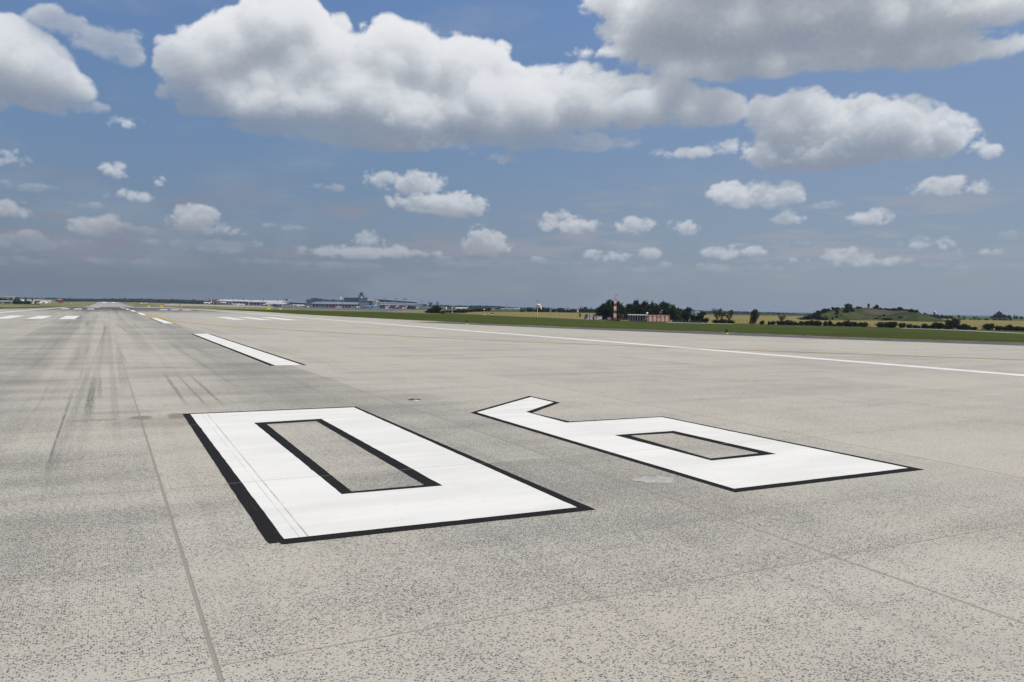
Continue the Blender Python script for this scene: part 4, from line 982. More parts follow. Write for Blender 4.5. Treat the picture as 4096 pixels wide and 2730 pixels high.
def cabin_orange():
    s = Site(2634, 366, 1288.5); r = s.root('equipment_shelter', 'sunlit orange and white striped shelter at the right end of the dark one', 'equipment shelter'); W0, W1 = s.w(2590.5), s.w(2680); H_ = s.h(1261.5)
    m = MB(); n = 11
    for i in range(n): m.box(W0+(W1-W0)*i/n, W0+(W1-W0)*(i+1)/n, 0, 3.0, .2, H_, i % 2)
    m.build('wall', [orange, white], r)
    b = MB(); b.box(W0-.04, W1+.04, -.05, 3.05, H_+.002, H_+.14); b.build('roof', orange, r)
    for i in (1, 3, 5, 7, 9):
        a = W0+(W1-W0)*(i+.5)/n; b = MB(); b.box(a-.42, a+.42, -.05, -.003, .3, 1.95); d_ = b.build('door', corr, r); b = MB(); b.box(a-.3, a-.22, -.09, -.052, 1.0, 1.15); b.build('handle', black, d_)
    b = MB(); b.box(W0, W1, -.07, -.004, H_*.80, H_*.825); b.build('cable_tray', dred, r); b = MB(); b.box(s.w(2632), s.w(2640), -.09, -.004, H_*.68, H_*.76); b.build('name_plate', dred, r)
    b = MB(); b.box(W0, W1, .1, 2.9, 0, .2); b.build('plinth', concm, r)
    for x, y, l_ in ((2640, 1250, 'shorter lamp pole standing behind the orange shelter'), (2647.5, 1243.5, 'taller lamp pole standing behind the orange shelter')):
        q = Site(x, 371, 1288.5); p = q.root('lamp_pole', l_, 'lamp pole', 'lamp poles at the shelters'); b = MB(); b.tube((0,0,0), (0,0,q.h(y)), .07, .05, 6); b.build('pole', steel, p); b = MB(); b.ball((0,0,q.h(y)+.1), .22, 10, 6); b.build('lamp', white, p, True)
    q = Site(2590, 376, 1284); p = q.root('satellite_dish', 'white satellite dish on a pole behind the join of the two shelters', 'satellite dish'); b = MB(); b.tube((0,0,0), (0,0,q.h(1254.5)), .06, n=6); b.build('pole', steel, p)
    b = MB(); z = q.h(1253.5); rings = [[(rr*math.cos(t)-.1, dd, z+rr*math.sin(t)) for t in np.linspace(0, 6.283, 13)[:-1]] for rr, dd in ((.12, .12), (.35, .03), (.5, -.12))]; b.loft(rings); b.build('dish', white, p, True)
    q = Site(2585, 364, 1285); p = q.root('barrel', 'blue drum at the join of the two shelters', 'barrel'); b = MB(); b.tube((0,0,0), (0,0,q.h(1272.5)), 3.6*q.mh, n=14); b.tube((0,0,.8), (0,0,.86), 3.75*q.mh, n=14); b.build('drum', cm('blue_plastic', (.05, .08, .24)), p, True)
    q = Site(2687, 362, 1289); p = q.root('junction_box', 'small white box on a post right of the orange shelter', 'junction box'); b = MB(); b.box(-.22, .22, -.15, .15, .35, .85); b.build('box', white, p); b = MB(); b.box(-.04, .04, -.04, .04, 0, .35); b.build('post', steel, p)
cabin_orange()
def cabin_small():
    s = Site(2382, 385, 1279.5); r = s.root('equipment_shelter', 'small red and white striped cabin with a dark door, left of the lattice mast', 'equipment shelter'); W0, W1 = s.w(2354), s.w(2409); H_ = s.h(1265)
    m = MB(); cols = [0, 1, 0, 0, 2, 2, 0, 1, 0, 0, 3, 3, 3]; n = len(cols)
    for i, c_ in enumerate(cols): m.box(W0+(W1-W0)*i/n, W0+(W1-W0)*(i+1)/n, 0, 2.6, .1, H_-.12, c_)
    m.build('wall', [corr, red, cm('slate_paint', (.05, .07, .09)), pinkred], r); b = MB(); b.box(W0-.1, W1+.1, -.15, 2.7, H_-.12, H_); b.build('roof', white, r)
    b = MB(); b.box(W0, W1, .1, 2.5, 0, .1); b.build('plinth', concm, r)
    b = MB(); b.tube((s.w(2363), .5, H_), (s.w(2363), .5, H_+.5), .05, n=6); b.ball((s.w(2363), .5, H_+.6), .2, 8, 6); b.build('roof_lamp', white, r)
    b = MB(); b.box(s.w(2397), s.w(2408), -.06, -.003, H_*.25, H_*.72); b.build('notice_panel', white, r)
    s = Site(2344, 387, 1278); r = s.root('wooden_shed', 'plain tan shed left of the small striped cabin', 'shed'); b = MB(); b.box(s.w(2337), s.w(2351), 0, 2, 0, s.h(1268)); b.build('wall', cm('tan_boards', (.19, .165, .12)), r); b = MB(); b.prism([(-.15, s.h(1268)), (2.1, s.h(1268)), (2.1, s.h(1267)), (-.15, s.h(1267.4))], s.w(2336.5), s.w(2351.5)); b.build('roof', mgrey, r)
    s = Site(2348.5, 378, 1279); r = s.root('junction_box', 'tiny white box between the tan shed and the striped cabin', 'junction box'); b = MB(); b.box(-.2, .2, -.15, .15, .15, .6); b.build('box', white, r); b = MB(); b.box(-.05, .05, -.05, .05, 0, .15); b.build('post', steel, r)
cabin_small()
def board(x, d, yb, yt, wpx, mats, label, rows=None):
    s = Site(x, d, yb); r = s.root('sign_board', label, 'sign board'); W_ = wpx*s.mh/2; z0, z1 = s.h(yt+(yb-yt)*.75), s.h(yt); m = MB(); n = len(mats)
    for i in range(n): m.box(-W_, W_, -.1, .1, z0+(z1-z0)*i/n, z0+(z1-z0)*(i+1)/n, i)
    m.build('panel', mats, r)
    for a in (-W_*.7, W_*.7): b = MB(); b.box(a-.05, a+.05, -.05, .05, 0, z0); b.build('leg', steel, r)
board(2438, 392, 1281, 1269, 13, [lgrey, dred, lgrey, dred], 'red and white banded board left of the lattice mast')
board(2487, 376, 1283, 1273.5, 9, [dred, red, dred], 'dark red square board right of the lattice mast')
board(3290, 396, 1306, 1287, 6, [concm, white, dred, dred, dred, white], 'tall dark red board with white edge among the hedge bushes')
board(3482, 396, 1309, 1302, 5, [mgrey], 'small grey plate in the gap of the hedge')
board(3931, 380, 1322, 1311, 6, [mgrey], 'small grey plate by the bushes at the right end of the hedge')
def bluefence(x0, x1, d, yb, yt, label, n=9):
    xm = (x0+x1)/2; s = Site(xm, d, yb); r = s.root('blue_fence', label, 'fence'); m = MB(); m.box(s.w(x0), s.w(x1), -.02, .02, .1, s.h(yt)); m.build('mesh_panel', bfence, r)
    for i in range(n): a = s.w(x0)+(s.w(x1)-s.w(x0))*i/(n-1); b = MB(); b.box(a-.05, a+.05, -.05, .05, 0, s.h(yt)+.1); b.build('post', steel, r)
bluefence(2424, 2512, 396, 1281, 1273, 'blue mesh fence behind the lattice mast'); bluefence(2684, 2800, 396, 1290, 1283, 'blue mesh fence right of the orange shelter')

# ------------------------------------------------------------------ trees and bushes
GT = 'trees of the dark grove behind the shelters'
grove = [(2438,92,1207,'broad dark tree at the left end of the grove behind the mast'),(2478,62,1211,'dark round tree just right of the mast'),(2508,60,1222,'lower dark tree in the grove between the mast and the shelter'),
 (2542,64,1208,'tall dark tree above the left part of the long shelter'),(2578,70,1211,'dark tree above the middle of the long shelter'),(2612,34,1213,'narrow dark tree with a ragged top above the orange shelter'),(2645,76,1213,'broad dark tree above the orange shelter'),
 (2560,60,1224,'lower dark tree filling the middle of the grove'),(2600,64,1226,'lower dark tree filling the right middle of the grove'),(2690,56,1226,'mid green tree right of the orange shelter'),(2712,50,1236,'low green tree at the right foot of the grove'),(2455,50,1232,'low dark tree behind the foot of the mast')]
for i, (x, w, yt, lb) in enumerate(grove): plant('round', x, 425+(i % 4)*12, w, yt, 1288, L_mid if x > 2680 else L_dark, lb, 'tree', GT, seed=i % 4)
for x, w, yt, yb, kd, lf, lb in [
 (2750,42,1233,1291,'tall',L_dark,'upright dark tree right of the grove'),(2782,34,1261,1291,'bush',L_dark,'dark bush between the two trees right of the grove'),(2806,38,1250,1292,'tall',L_mid,'dark green tree left of the ragged sparse pair'),(2826,20,1272,1292,'bush',L_dark,'small bush at the foot of the dark green tree'),
 (2868,40,1236,1294,'sparse',L_olive,'sparse ragged tree with a bare top above the dense bushes'),(2888,36,1243,1294,'sparse',L_olive,'sparse tree in the middle of the dense bushes'),(2917,32,1250,1294,'sparse',L_olive,'smaller sparse tree at the right of the dense bushes'),
 (3020,36,1241,1299,'tall',L_mid,'lone upright tree in front of the wheat'),(3127,34,1254,1302,'sparse',L_olive,'sparse feathery tree with a bush at its foot'),(3812,56,1277,1318,'round',L_dark,'biggest round tree in the hedge right of the mound'),
 (2475,40,1256,1284,'bush',L_olive,'pale green shrub at the foot of the mast'),(2360,6,1257,1276,'tall',L_dark,'tiny slim tree behind the small striped cabin, right one'),(2320,7,1253,1266,'tall',L_dark,'tiny slim tree in the wheat left of the cabins'),(2346,10,1258,1268,'bush',L_dark,'small dark shrub behind the tan shed'),(2379,12,1258,1268,'bush',L_dark,'small shrub above the small striped cabin'),(2396,7,1255,1268,'tall',L_dark,'tiny slim tree above the right end of the small cabin')]:
    plant(kd, x, 410 if yb > 1280 else 520, w, yt, yb if yb > 1280 else None, lf, lb, 'bush' if kd == 'bush' else 'tree')
GH = 'bushes of the hedge along the perimeter fence'
hb = [(2869,34,1281,1295),(2895,36,1279,1295),(2922,30,1281,1296),(3049,16,1284,1299),(3077,9,1287,1300),(3092,20,1286,1301),(3127,34,1285,1302),(3161,34,1282,1303),(3188,22,1290,1304),(3208,16,1286,1304),(3229,24,1285,1304),(3258,36,1283,1304.5),(3278,20,1290,1305),
 (3303,15,1286,1305),(3322,17,1285,1305),(3339,18,1297,1306),(3362,28,1290,1306),(3388,26,1283,1307),(3404,22,1289,1307),(3420,16,1289,1307),(3433,19,1294,1308),(3456,28,1290,1308.5),
 (3526,34,1290,1311),(3556,34,1291,1312),(3572,30,1289,1312),(3610,26,1293,1312),(3662,18,1302,1313.5),(3678,14,1304,1314),(3704,28,1297,1315),(3730,18,1301,1316),(3756,44,1292,1317),(3790,24,1302,1318),(3838,20,1300,1319),
 (3864,36,1298,1320),(3897,24,1309,1320),(3957,42,1296,1322),(3997,22,1304,1324),(4024,26,1304,1325),(4045,24,1301,1326),(4070,26,1307,1327),(4092,24,1309,1328)]
bl = {2869:'dense dark bush under the left sparse tree',2922:'dense dark bush at the right foot of the sparse trees',3049:'small dark bush right of the lone upright tree',3092:'round dark bush standing alone left of the feathery tree',3161:'wide green bush just right of the feathery tree',3388:'large dark bush below the highest point of the mound',3526:'left half of the detached dark bush pair below the mound',3572:'right half of the detached dark bush pair below the mound',3610:'small round bush at the left of the reddish one',3756:'broad bush left of the biggest round tree',3864:'round bush right of the biggest round tree',3957:'large dark bush standing alone towards the right edge'}
for i, (x, w, yt, yb) in enumerate(hb):
    plant('bush', x, 396+(i % 3)*3, w*1.12, yt-1, yb, L_mid if i % 4 == 1 else L_dark, bl.get(x, 'dark rounded bush in the close hedge row along the perimeter fence'), 'bush', GH, seed=i % 5)
plant('bush', 3640, 397, 24, 1297, 1313, L_red, 'reddish brown bush in the hedge right of the detached pair', 'bush')
# dip with bushes behind the left instrument post
plant('round', 1738, 360, 54, 1226, 1256, L_dark, 'big dark bush mass left of the instrument posts', 'bush', name='bush', seed=1); plant('bush', 1716, 356, 30, 1240, 1255, L_dark, 'low bush at the left foot of the big dark bush', 'bush', seed=2); plant('bush', 1764, 350, 30, 1244, 1257, L_mid, 'low green bush at the right foot of the big dark bush', 'bush', seed=3)
GM = 'bushes in the dip beyond the instrument posts'
for i, (x, w, yt, yb) in enumerate([(1788,22,1244,1256),(1806,22,1243,1255),(1826,30,1239,1253),(1846,28,1238,1252),(1866,26,1238,1250),(1888,28,1238,1248),(1908,24,1236,1246),(1924,22,1235,1245),(1940,16,1234,1244),(1956,13,1233,1243)]):
    plant('bush', x, 560, w, yt, yb+1, L_dark, 'dark bush in the hedgerow that climbs from the posts towards the wheat' if x < 1950 else 'last round bush at the right end of the hedgerow', 'bush', GM, seed=i % 5)
# near the terminal
plant('sparse', 1722, 2000, 17, 1208, 1230, L_dark, 'small spreading tree standing against the sky right of the long terminal', 'tree', seed=1)
plant('poplar', 1748.5, 1700, 5.5, 1207, 1234, L_dark, 'slim dark poplar rising above the big dark bush', 'tree')
for i, (x, w, yt, yb) in enumerate([(1637,14,1222,1236),(1651,8,1228,1236),(1700,16,1221,1233),(1716,12,1224,1234),(1732,16,1222,1234)]):
    plant('round', x, 1900, w, yt, yb, L_dark, ['dark tree in front of the right end of the long terminal','smaller dark tree beside the pale shed','tree above the left part of the arcade','tree above the middle of the arcade','tree above the right part of the arcade'][i], 'tree', 'trees around the long terminal', seed=i % 4)
# belt before the white buildings
GB = 'trees of the belt beyond the wheat'
for i, (x, w, yt) in enumerate([(2089,13,1238),(2119,18,1233),(2146,16,1236),(2160,14,1235),(2172,14,1234),(2190,14,1236),(2216,14,1238),(2245,22,1234),(2270,14,1239),(2282,12,1240),(2296,18,1238),(2330,20,1236),(2352,20,1239),(2368,18,1238),(2384,18,1238),(2400,14,1241)]):
    plant('bush' if i % 2 else 'round', x, 1120, w*1.45, yt, 1249+(x-2089)*.006, L_dark, 'rounded dark tree in the belt at the far rim of the wheat' if i else 'first low dark tree of the belt, alone at its left end', 'tree', GB, name='leafy_tree', seed=i % 4)
GC = 'conifers and trees behind the white buildings'
for i, (x, w, yt, k) in enumerate([(2322,8,1227,'conifer'),(2329,8,1227,'conifer'),(2341,18,1229,'round'),(2359,5,1230,'conifer'),(2367,10,1228,'conifer'),(2388,8,1231,'round'),(2395,7,1226,'conifer'),(2402,8,1228,'round'),(2411,8,1229,'round'),(2272,6,1229,'conifer'),(2172,7,1229,'round'),(2098,6,1228,'conifer')]):
    plant(k, x, 1700, w, yt, 1248, L_dark, ('pointed dark conifer' if k == 'conifer' else 'rounded dark tree')+' rising behind the low white buildings', 'tree', GC, seed=i % 3)
plant('round', 2925, 1250, 16, 1241, 1262, L_dark, 'dark round tree on the skyline left of the lone upright tree', 'tree', seed=2)
GS = 'trees on the right skyline'
for x, w, yt, yb, k, lb in [(3996,20,1247,1275,'round','tall dark tree in the clump on the right skyline'),(3985,26,1258,1275,'round','left part of the tree clump on the right skyline'),(4014,26,1259,1275,'round','right part of the tree clump on the right skyline'),(4036,20,1261,1276,'round','low tree at the right end of the skyline clump'),(3968,16,1266,1275,'bush','low shrub at the left end of the skyline clump'),
 (4058,9,1259,1277,'conifer','pointed tree near the right picture edge'),(4067,10,1264,1277,'round','round tree right of the pointed one near the picture edge'),(4086,14,1267,1278,'round','last round tree at the right picture edge'),(3836,11,1261,1271,'round','single small tree on the skyline right of the radar ball'),(3857,12,1266,1272,'bush','flat shrub on the skyline right of the single small tree'),(3901,18,1268,1273,'bush','low shrub on the skyline in the middle of the bare stretch'),(3801,10,1264,1271,'bush','small shrub on the skyline near the radar ball'),(3768,9,1259,1271,'round','small tree just right of the radar ball')]:
    plant(k, x, 1500, w, yt, yb, L_dark, lb, 'tree', GS, seed=int(x) % 4)
GR = 'bushes in the low row below the skyline'
for i, (x, w) in enumerate([(3840,20),(3855,22),(3883,14),(3900,12),(3916,20),(3946,24),(3982,20),(4003,18),(4022,20),(4042,14)]): plant('bush', x, 980, w, 1275.5, 1287.5, L_dark, 'low dark bush in the row between the far fields, under the right skyline', 'bush', GR, seed=i % 4)
GQ = 'bushes right of the mound'
for i, (x, w, yt) in enumerate([(3698,22,1253),(3716,18,1258),(3735,16,1258),(3752,20,1260),(3768,16,1262),(3786,18,1264),(3805,16,1265),(3745,22,1268),(3762,18,1270)]): plant('bush', x, 1150, w, yt, 1277, L_dark, 'dark scrub bush on the slope that runs down right of the mound', 'bush', GQ, seed=i % 4)

# ------------------------------------------------------------------ grassy spoil mound
def mound():
    prof = [(3150,1278.5),(3199,1275),(3240,1266),(3288,1256),(3310,1247),(3330,1240),(3365,1234.5),(3400,1233.5),(3450,1234),(3500,1236),(3533,1240),(3589,1243),(3630,1245),(3672,1249),(3696,1261),(3740,1273),(3770,1280),(3800,1284.5)]
    px_, py_ = zip(*prof); xs = np.linspace(3150, 3800, 150); vs = np.linspace(0, 1, 46); r = np.random.default_rng(3); V = []
    import mathutils.noise as mn
    for x in xs:
        a = azx(x); c = math.cos(a-YAW); dn = 690+25*math.sin(x*.013); yt = np.interp(x, px_, py_); dt = dn+85
        Ht = HC-dt*c*(yt-yh(x))/F
        for v in vs:
            d = dn+v*260; X, Y = d*math.sin(a), d*math.cos(a); z0 = float(zg(X, Y)); k = min(1, v/.33); prof_v = (k*k*(3-2*k))*.55+k*.45
            if v > .6: q = (v-.6)/.4; prof_v *= 1-q*q*(3-2*q)
            zt = max(Ht-float(zg(dt*math.sin(a), dt*math.cos(a))), 0); e = min(1, (x-3150)/25, (3800-x)/25)
            n = mn.fractal(mathutils.Vector((X*.045, Y*.045, 1)), .9, 2.1, 7)*2.0*min(1, v*5)*(.3+.7*(v < .34 or v > .5))*(.35+.65*abs(math.sin(v*9)))
            V.append((X, Y, z0-.3*(1-min(1, v*20))+(zt*prof_v+n*min(1, zt/4))*max(e, 0)))
    m, N = newmat('mound_turf'); p = N.n('ShaderNodeTexCoord').outputs['Object']; nz = N.noise(p, .06, 7, .65); n2 = N.noise(p, .5, 5, .7)
    c = N.mix(N.mr(nz, .4, .62), (.036, .050, .015), (.082, .083, .033)); c = N.mix(N.m('MULTIPLY', N.mr(n2, .4, .7), .5), c, (.026, .034, .012))
    _, _, zz = N.xyz(p); ss = Site(3560, 775); q = N.v('SUBTRACT', p, (ss.X, ss.Y, 3)); sc_ = N.m('DIVIDE', N.length(N.v('MULTIPLY', q, (1, 1, 2.2))), 24.0)
    sc_ = N.m('ADD', sc_, N.m('MULTIPLY', N.m('SUBTRACT', nz, .5), 1.4)); c = N.mix(N.mr(sc_, 1.0, .6, 0, .8), c, (.105, .080, .060))
    pbsdf(m, N, c, .95, .05, bump=n2, bstr=1, bdist=1.2)
    ob = meshobj('hill', V, grid_faces(len(xs), len(vs)), m, smooth=True); me = ob.data
    if me.polygons[2000].normal.z < 0: me.flip_normals()
    tag(ob, kind='structure')
    from mathutils.bvhtree import BVHTree
    return BVHTree.FromObject(ob, bpy.context.evaluated_depsgraph_get())
BV = mound()
GMo = 'bushes growing on the mound'
for i, (x, v, w, h, k, lf, lb) in enumerate([(3392,.30,24,16,'round',L_mid,'largest round tree on top of the mound'),(3384,.31,10,12,'tall',L_dark,'slim dark tree at the left side of the largest round tree'),(3403,.24,13,13,'bush',L_dark,'dark bush at the right foot of the largest round tree'),
 (3473,.33,8,14,'tall',L_mid,'slim upright tree alone on the mound skyline'),(3506,.31,15,13,'round',L_dark,'dark round tree right of the slim one on the mound'),(3350,.30,14,6,'bush',L_mid,''),(3335,.30,18,9,'bush',L_mid,''),(3312,.30,18,8,'bush',L_dark,''),(3300,.28,16,13,'round',L_mid,''),(3289,.28,12,14,'round',L_dark,'dark tree on the left shoulder of the mound'),
 (3275,.24,20,15,'round',L_mid,'leafy tree low on the left flank of the mound'),(3260,.20,18,14,'round',L_dark,''),(3245,.15,26,13,'bush',L_dark,''),(3228,.10,26,12,'bush',L_dark,''),(3212,.06,24,8,'bush',L_dark,''),(3268,.10,30,16,'bush',L_dark,''),(3280,.06,26,9,'bush',L_dark,''),(3300,.04,22,7,'bush',L_dark,''),
 (3372,.31,7,4,'bush',L_dark,''),(3430,.32,12,7,'bush',L_dark,''),(3438,.33,10,5,'bush',L_dark,''),(3445,.33,5,4,'bush',L_dark,''),(3494,.32,6,6,'bush',L_dark,''),(3518,.30,11,6,'bush',L_dark,''),(3527,.31,7,5,'bush',L_dark,''),(3540,.32,9,6,'bush',L_dark,''),(3548,.32,7,6,'bush',L_dark,''),(3556,.32,8,7,'bush',L_mid,''),(3573,.31,18,9,'bush',L_dark,''),(3584,.32,10,7,'bush',L_dark,''),(3600,.31,22,12,'round',L_dark,'broad dark bush on the right part of the mound crest'),(3616,.32,12,6,'bush',L_dark,''),(3626,.32,12,6,'bush',L_dark,''),(3645,.30,26,10,'bush',L_dark,'wide dark bush at the right end of the mound crest'),(3662,.30,16,9,'bush',L_dark,''),(3668,.32,10,7,'bush',L_dark,''),
 (3386,.20,22,12,'bush',L_mid,'green bush on the mound face below the largest round tree'),(3348,.16,14,18,'tall',L_mid,'upright green tree on the left face of the mound'),(3347,.08,10,8,'bush',L_mid,''),(3410,.21,14,9,'bush',L_mid,''),(3366,.14,5,4,'bush',L_dark,''),(3311,.05,7,7,'bush',L_dark,''),(3331,.04,7,10,'bush',L_mid,''),(3303,.12,6,6,'bush',L_dark,''),(3521,.12,8,5,'bush',L_dark,''),(3536,.15,10,6,'bush',L_mid,''),(3550,.05,40,7,'bush',L_mid,''),(3507,.07,18,5,'bush',L_mid,''),(3604,.10,18,5,'bush',L_mid,'')]):
    a = azx(x); d = 690+25*math.sin(x*.013)+v*260; X, Y = d*math.sin(a), d*math.cos(a); hit = BV.ray_cast(mathutils.Vector((X, Y, 60)), mathutils.Vector((0, 0, -1)))[0]; z = hit.z if hit else float(zg(X, Y))
    s = Site(x, d); s.z = z; yb = yh(x)+(HC-z)*F/(d*s.c)
    plant(k, x, d, w*1.15, yb-h*1.2, yb, lf, lb or 'small scrub bush growing on the '+('crest' if v > .26 else 'face')+' of the mound', 'bush' if k == 'bush' else 'tree', GMo, seed=i % 4)

# ------------------------------------------------------------------ far woods: each one a mass of crowns
def wood(name, cols, depth, n, htree, mat, seed, label):
    """cols: (column, distance, skyline row)"""
    r = np.random.default_rng(seed); ico = []
    xs = [c[0] for c in cols]; ds = [c[1] for c in cols]; yt = [c[2] for c in cols]; V = []; Fc = []
    base = MB(); base.ball((0, 0, 0), 1, 6, 5); bv = np.array(base.v); bf = base.f; cnt = 0
    for i in range(n):
        x = r.uniform(xs[0], xs[-1]); t = r.random(); d = np.interp(x, xs, ds)*(1+depth*t); a = azx(x); X, Y, z = loc(x, d); c = math.cos(a-YAW)
        hs = HC-d*c*(np.interp(x, xs, yt)-yh(x))/F-z; h = min(max(hs, 3), 60)*(r.uniform(.70, 1.0) if r.random() < .9 else r.uniform(1.0, 1.13)); w = htree*r.uniform(.35, .6)
        con = r.random() < .4; k = bv*np.array([w*(.6 if con else 1), w*(.6 if con else 1), h*.5]); k = k*(1+.18*r.normal(size=(len(bv), 1)))
        if con: k[:, :2] *= np.clip(1.15-.55*(bv[:, 2:3]+1), .12, 1.2)
        k += [X, Y, z+h*.5]; V.append(k); Fc += [tuple(j+cnt for j in f) for f in bf]; cnt += len(bv)
    o = meshobj(name, np.vstack(V), Fc, mat); tag(o, label, 'wood', kind='stuff'); return o
Wm = smat('wood_canopy', (.020, .032, .016), .9, .05, var=.5, scale=.15)
wood('forest', [(-60,1500,1193),(20,1700,1193.5),(57,2000,1195.5),(61,2000,1190.5),(110,2300,1191.5),(240,2500,1193.5),(300,2700,1195.5)], .12, 520, 13, Wm, 1, 'dark wood along the left skyline behind the scattered roofs')
wood('forest', [(285,3300,1195.5),(420,3300,1195.5),(560,3300,1195),(700,3200,1198),(820,3000,1202),(885,2900,1204)], .1, 900, 15, Wm, 2, 'long dark wood behind the distant runway')
wood('forest', [(-40,760,1200),(40,800,1200),(100,950,1205),(140,1100,1208)], .15, 160, 9, Wm, 6, 'dark scrub wood behind the grey houses at the left edge')
wood('forest', [(1690,3000,1222),(1760,3000,1221),(1850,3000,1223.5),(1900,3000,1222),(1950,3000,1223),(2010,3000,1227),(2060,3000,1229),(2200,3200,1231)], .1, 560, 15, Wm, 3, 'dark wooded ridge behind the white airliner with the teal tail')
wood('forest', [(2400,2600,1243),(2700,2800,1243),(2900,2800,1245),(3050,2900,1249),(3200,2900,1254),(3260,2900,1255)], .1, 560, 14, Wm, 4, 'thin dark tree line on the skyline beyond the wheat')
wood('forest', [(2700,5200,1243),(2850,5200,1244),(2960,5200,1246),(3100,5200,1252)], .08, 260, 26, Wm, 5, 'faint blue wooded ridge on the horizon, behind the sparse trees')
for x, yt, lb in ((3081, 1242.5, 'thin lattice mast on the skyline above the wheat'),):
    s = Site(x, 2700); r = s.root('radio_mast', lb, 'mast'); m = MB(); H_ = s.h(yt); [m.tube((a*1.2, b*1.2, 0), (a*.4, b*.4, H_), .35, .2, 4) for a, b in ((-1,-1),(1,-1),(0,1))]; m.build('lattice', mgrey, r)
s = Site(2026.5, 2600); r = s.root('radio_mast', 'red and white mast above the wooded ridge', 'mast'); m = MB(); H_ = s.h(1214)
for i in range(5): m.tube((0, 0, H_*i/5), (0, 0, H_*(i+1)/5), .9, .9, 6, i % 2)
m.build('lattice', [red, white], r); b = MB(); b.box(-1.3, 1.3, -1.3, 1.3, H_*.55, H_*.72); b.build('antenna_panel', mgrey, r)
# radar ball
s = Site(3739, 1600, 1271); r = s.root('radar_dome', 'red and white radar ball on a short tower behind the mound', 'radar dome'); k = s.mv; zc = s.h(1252)
m = MB(); n = 12; R_ = 6.6*k
for j in range(6):
    for i in range(n):
        t0, t1 = math.pi*(j+.3)/6.6, math.pi*(j+1.3)/6.6; a0, a1 = 2*math.pi*i/n, 2*math.pi*(i+1)/n
        q = [(R_*math.sin(t)*math.cos(a), R_*math.sin(t)*math.sin(a), zc+R_*math.cos(t)) for t, a in ((t0, a0), (t1, a0), (t1, a1), (t0, a1))]; m.add(q, [(0, 1, 2, 3)], ((i//2+(j//2)) % 2))
m.build('dome', [white, red], r, True)
m = MB(); m.box(-4.5*k, 4.5*k, -4.5*k, 4.5*k, zc-R_*1.12, zc-R_*.92); m.build('platform', lgrey, r)
for a in (-1, 1):
    for b_ in (-1, 1): m = MB(); m.tube((a*3.5*k, b_*3.5*k, 0), (a*3.5*k, b_*3.5*k, zc-R_*1.1), .3, n=6); m.build('leg', steel, r)

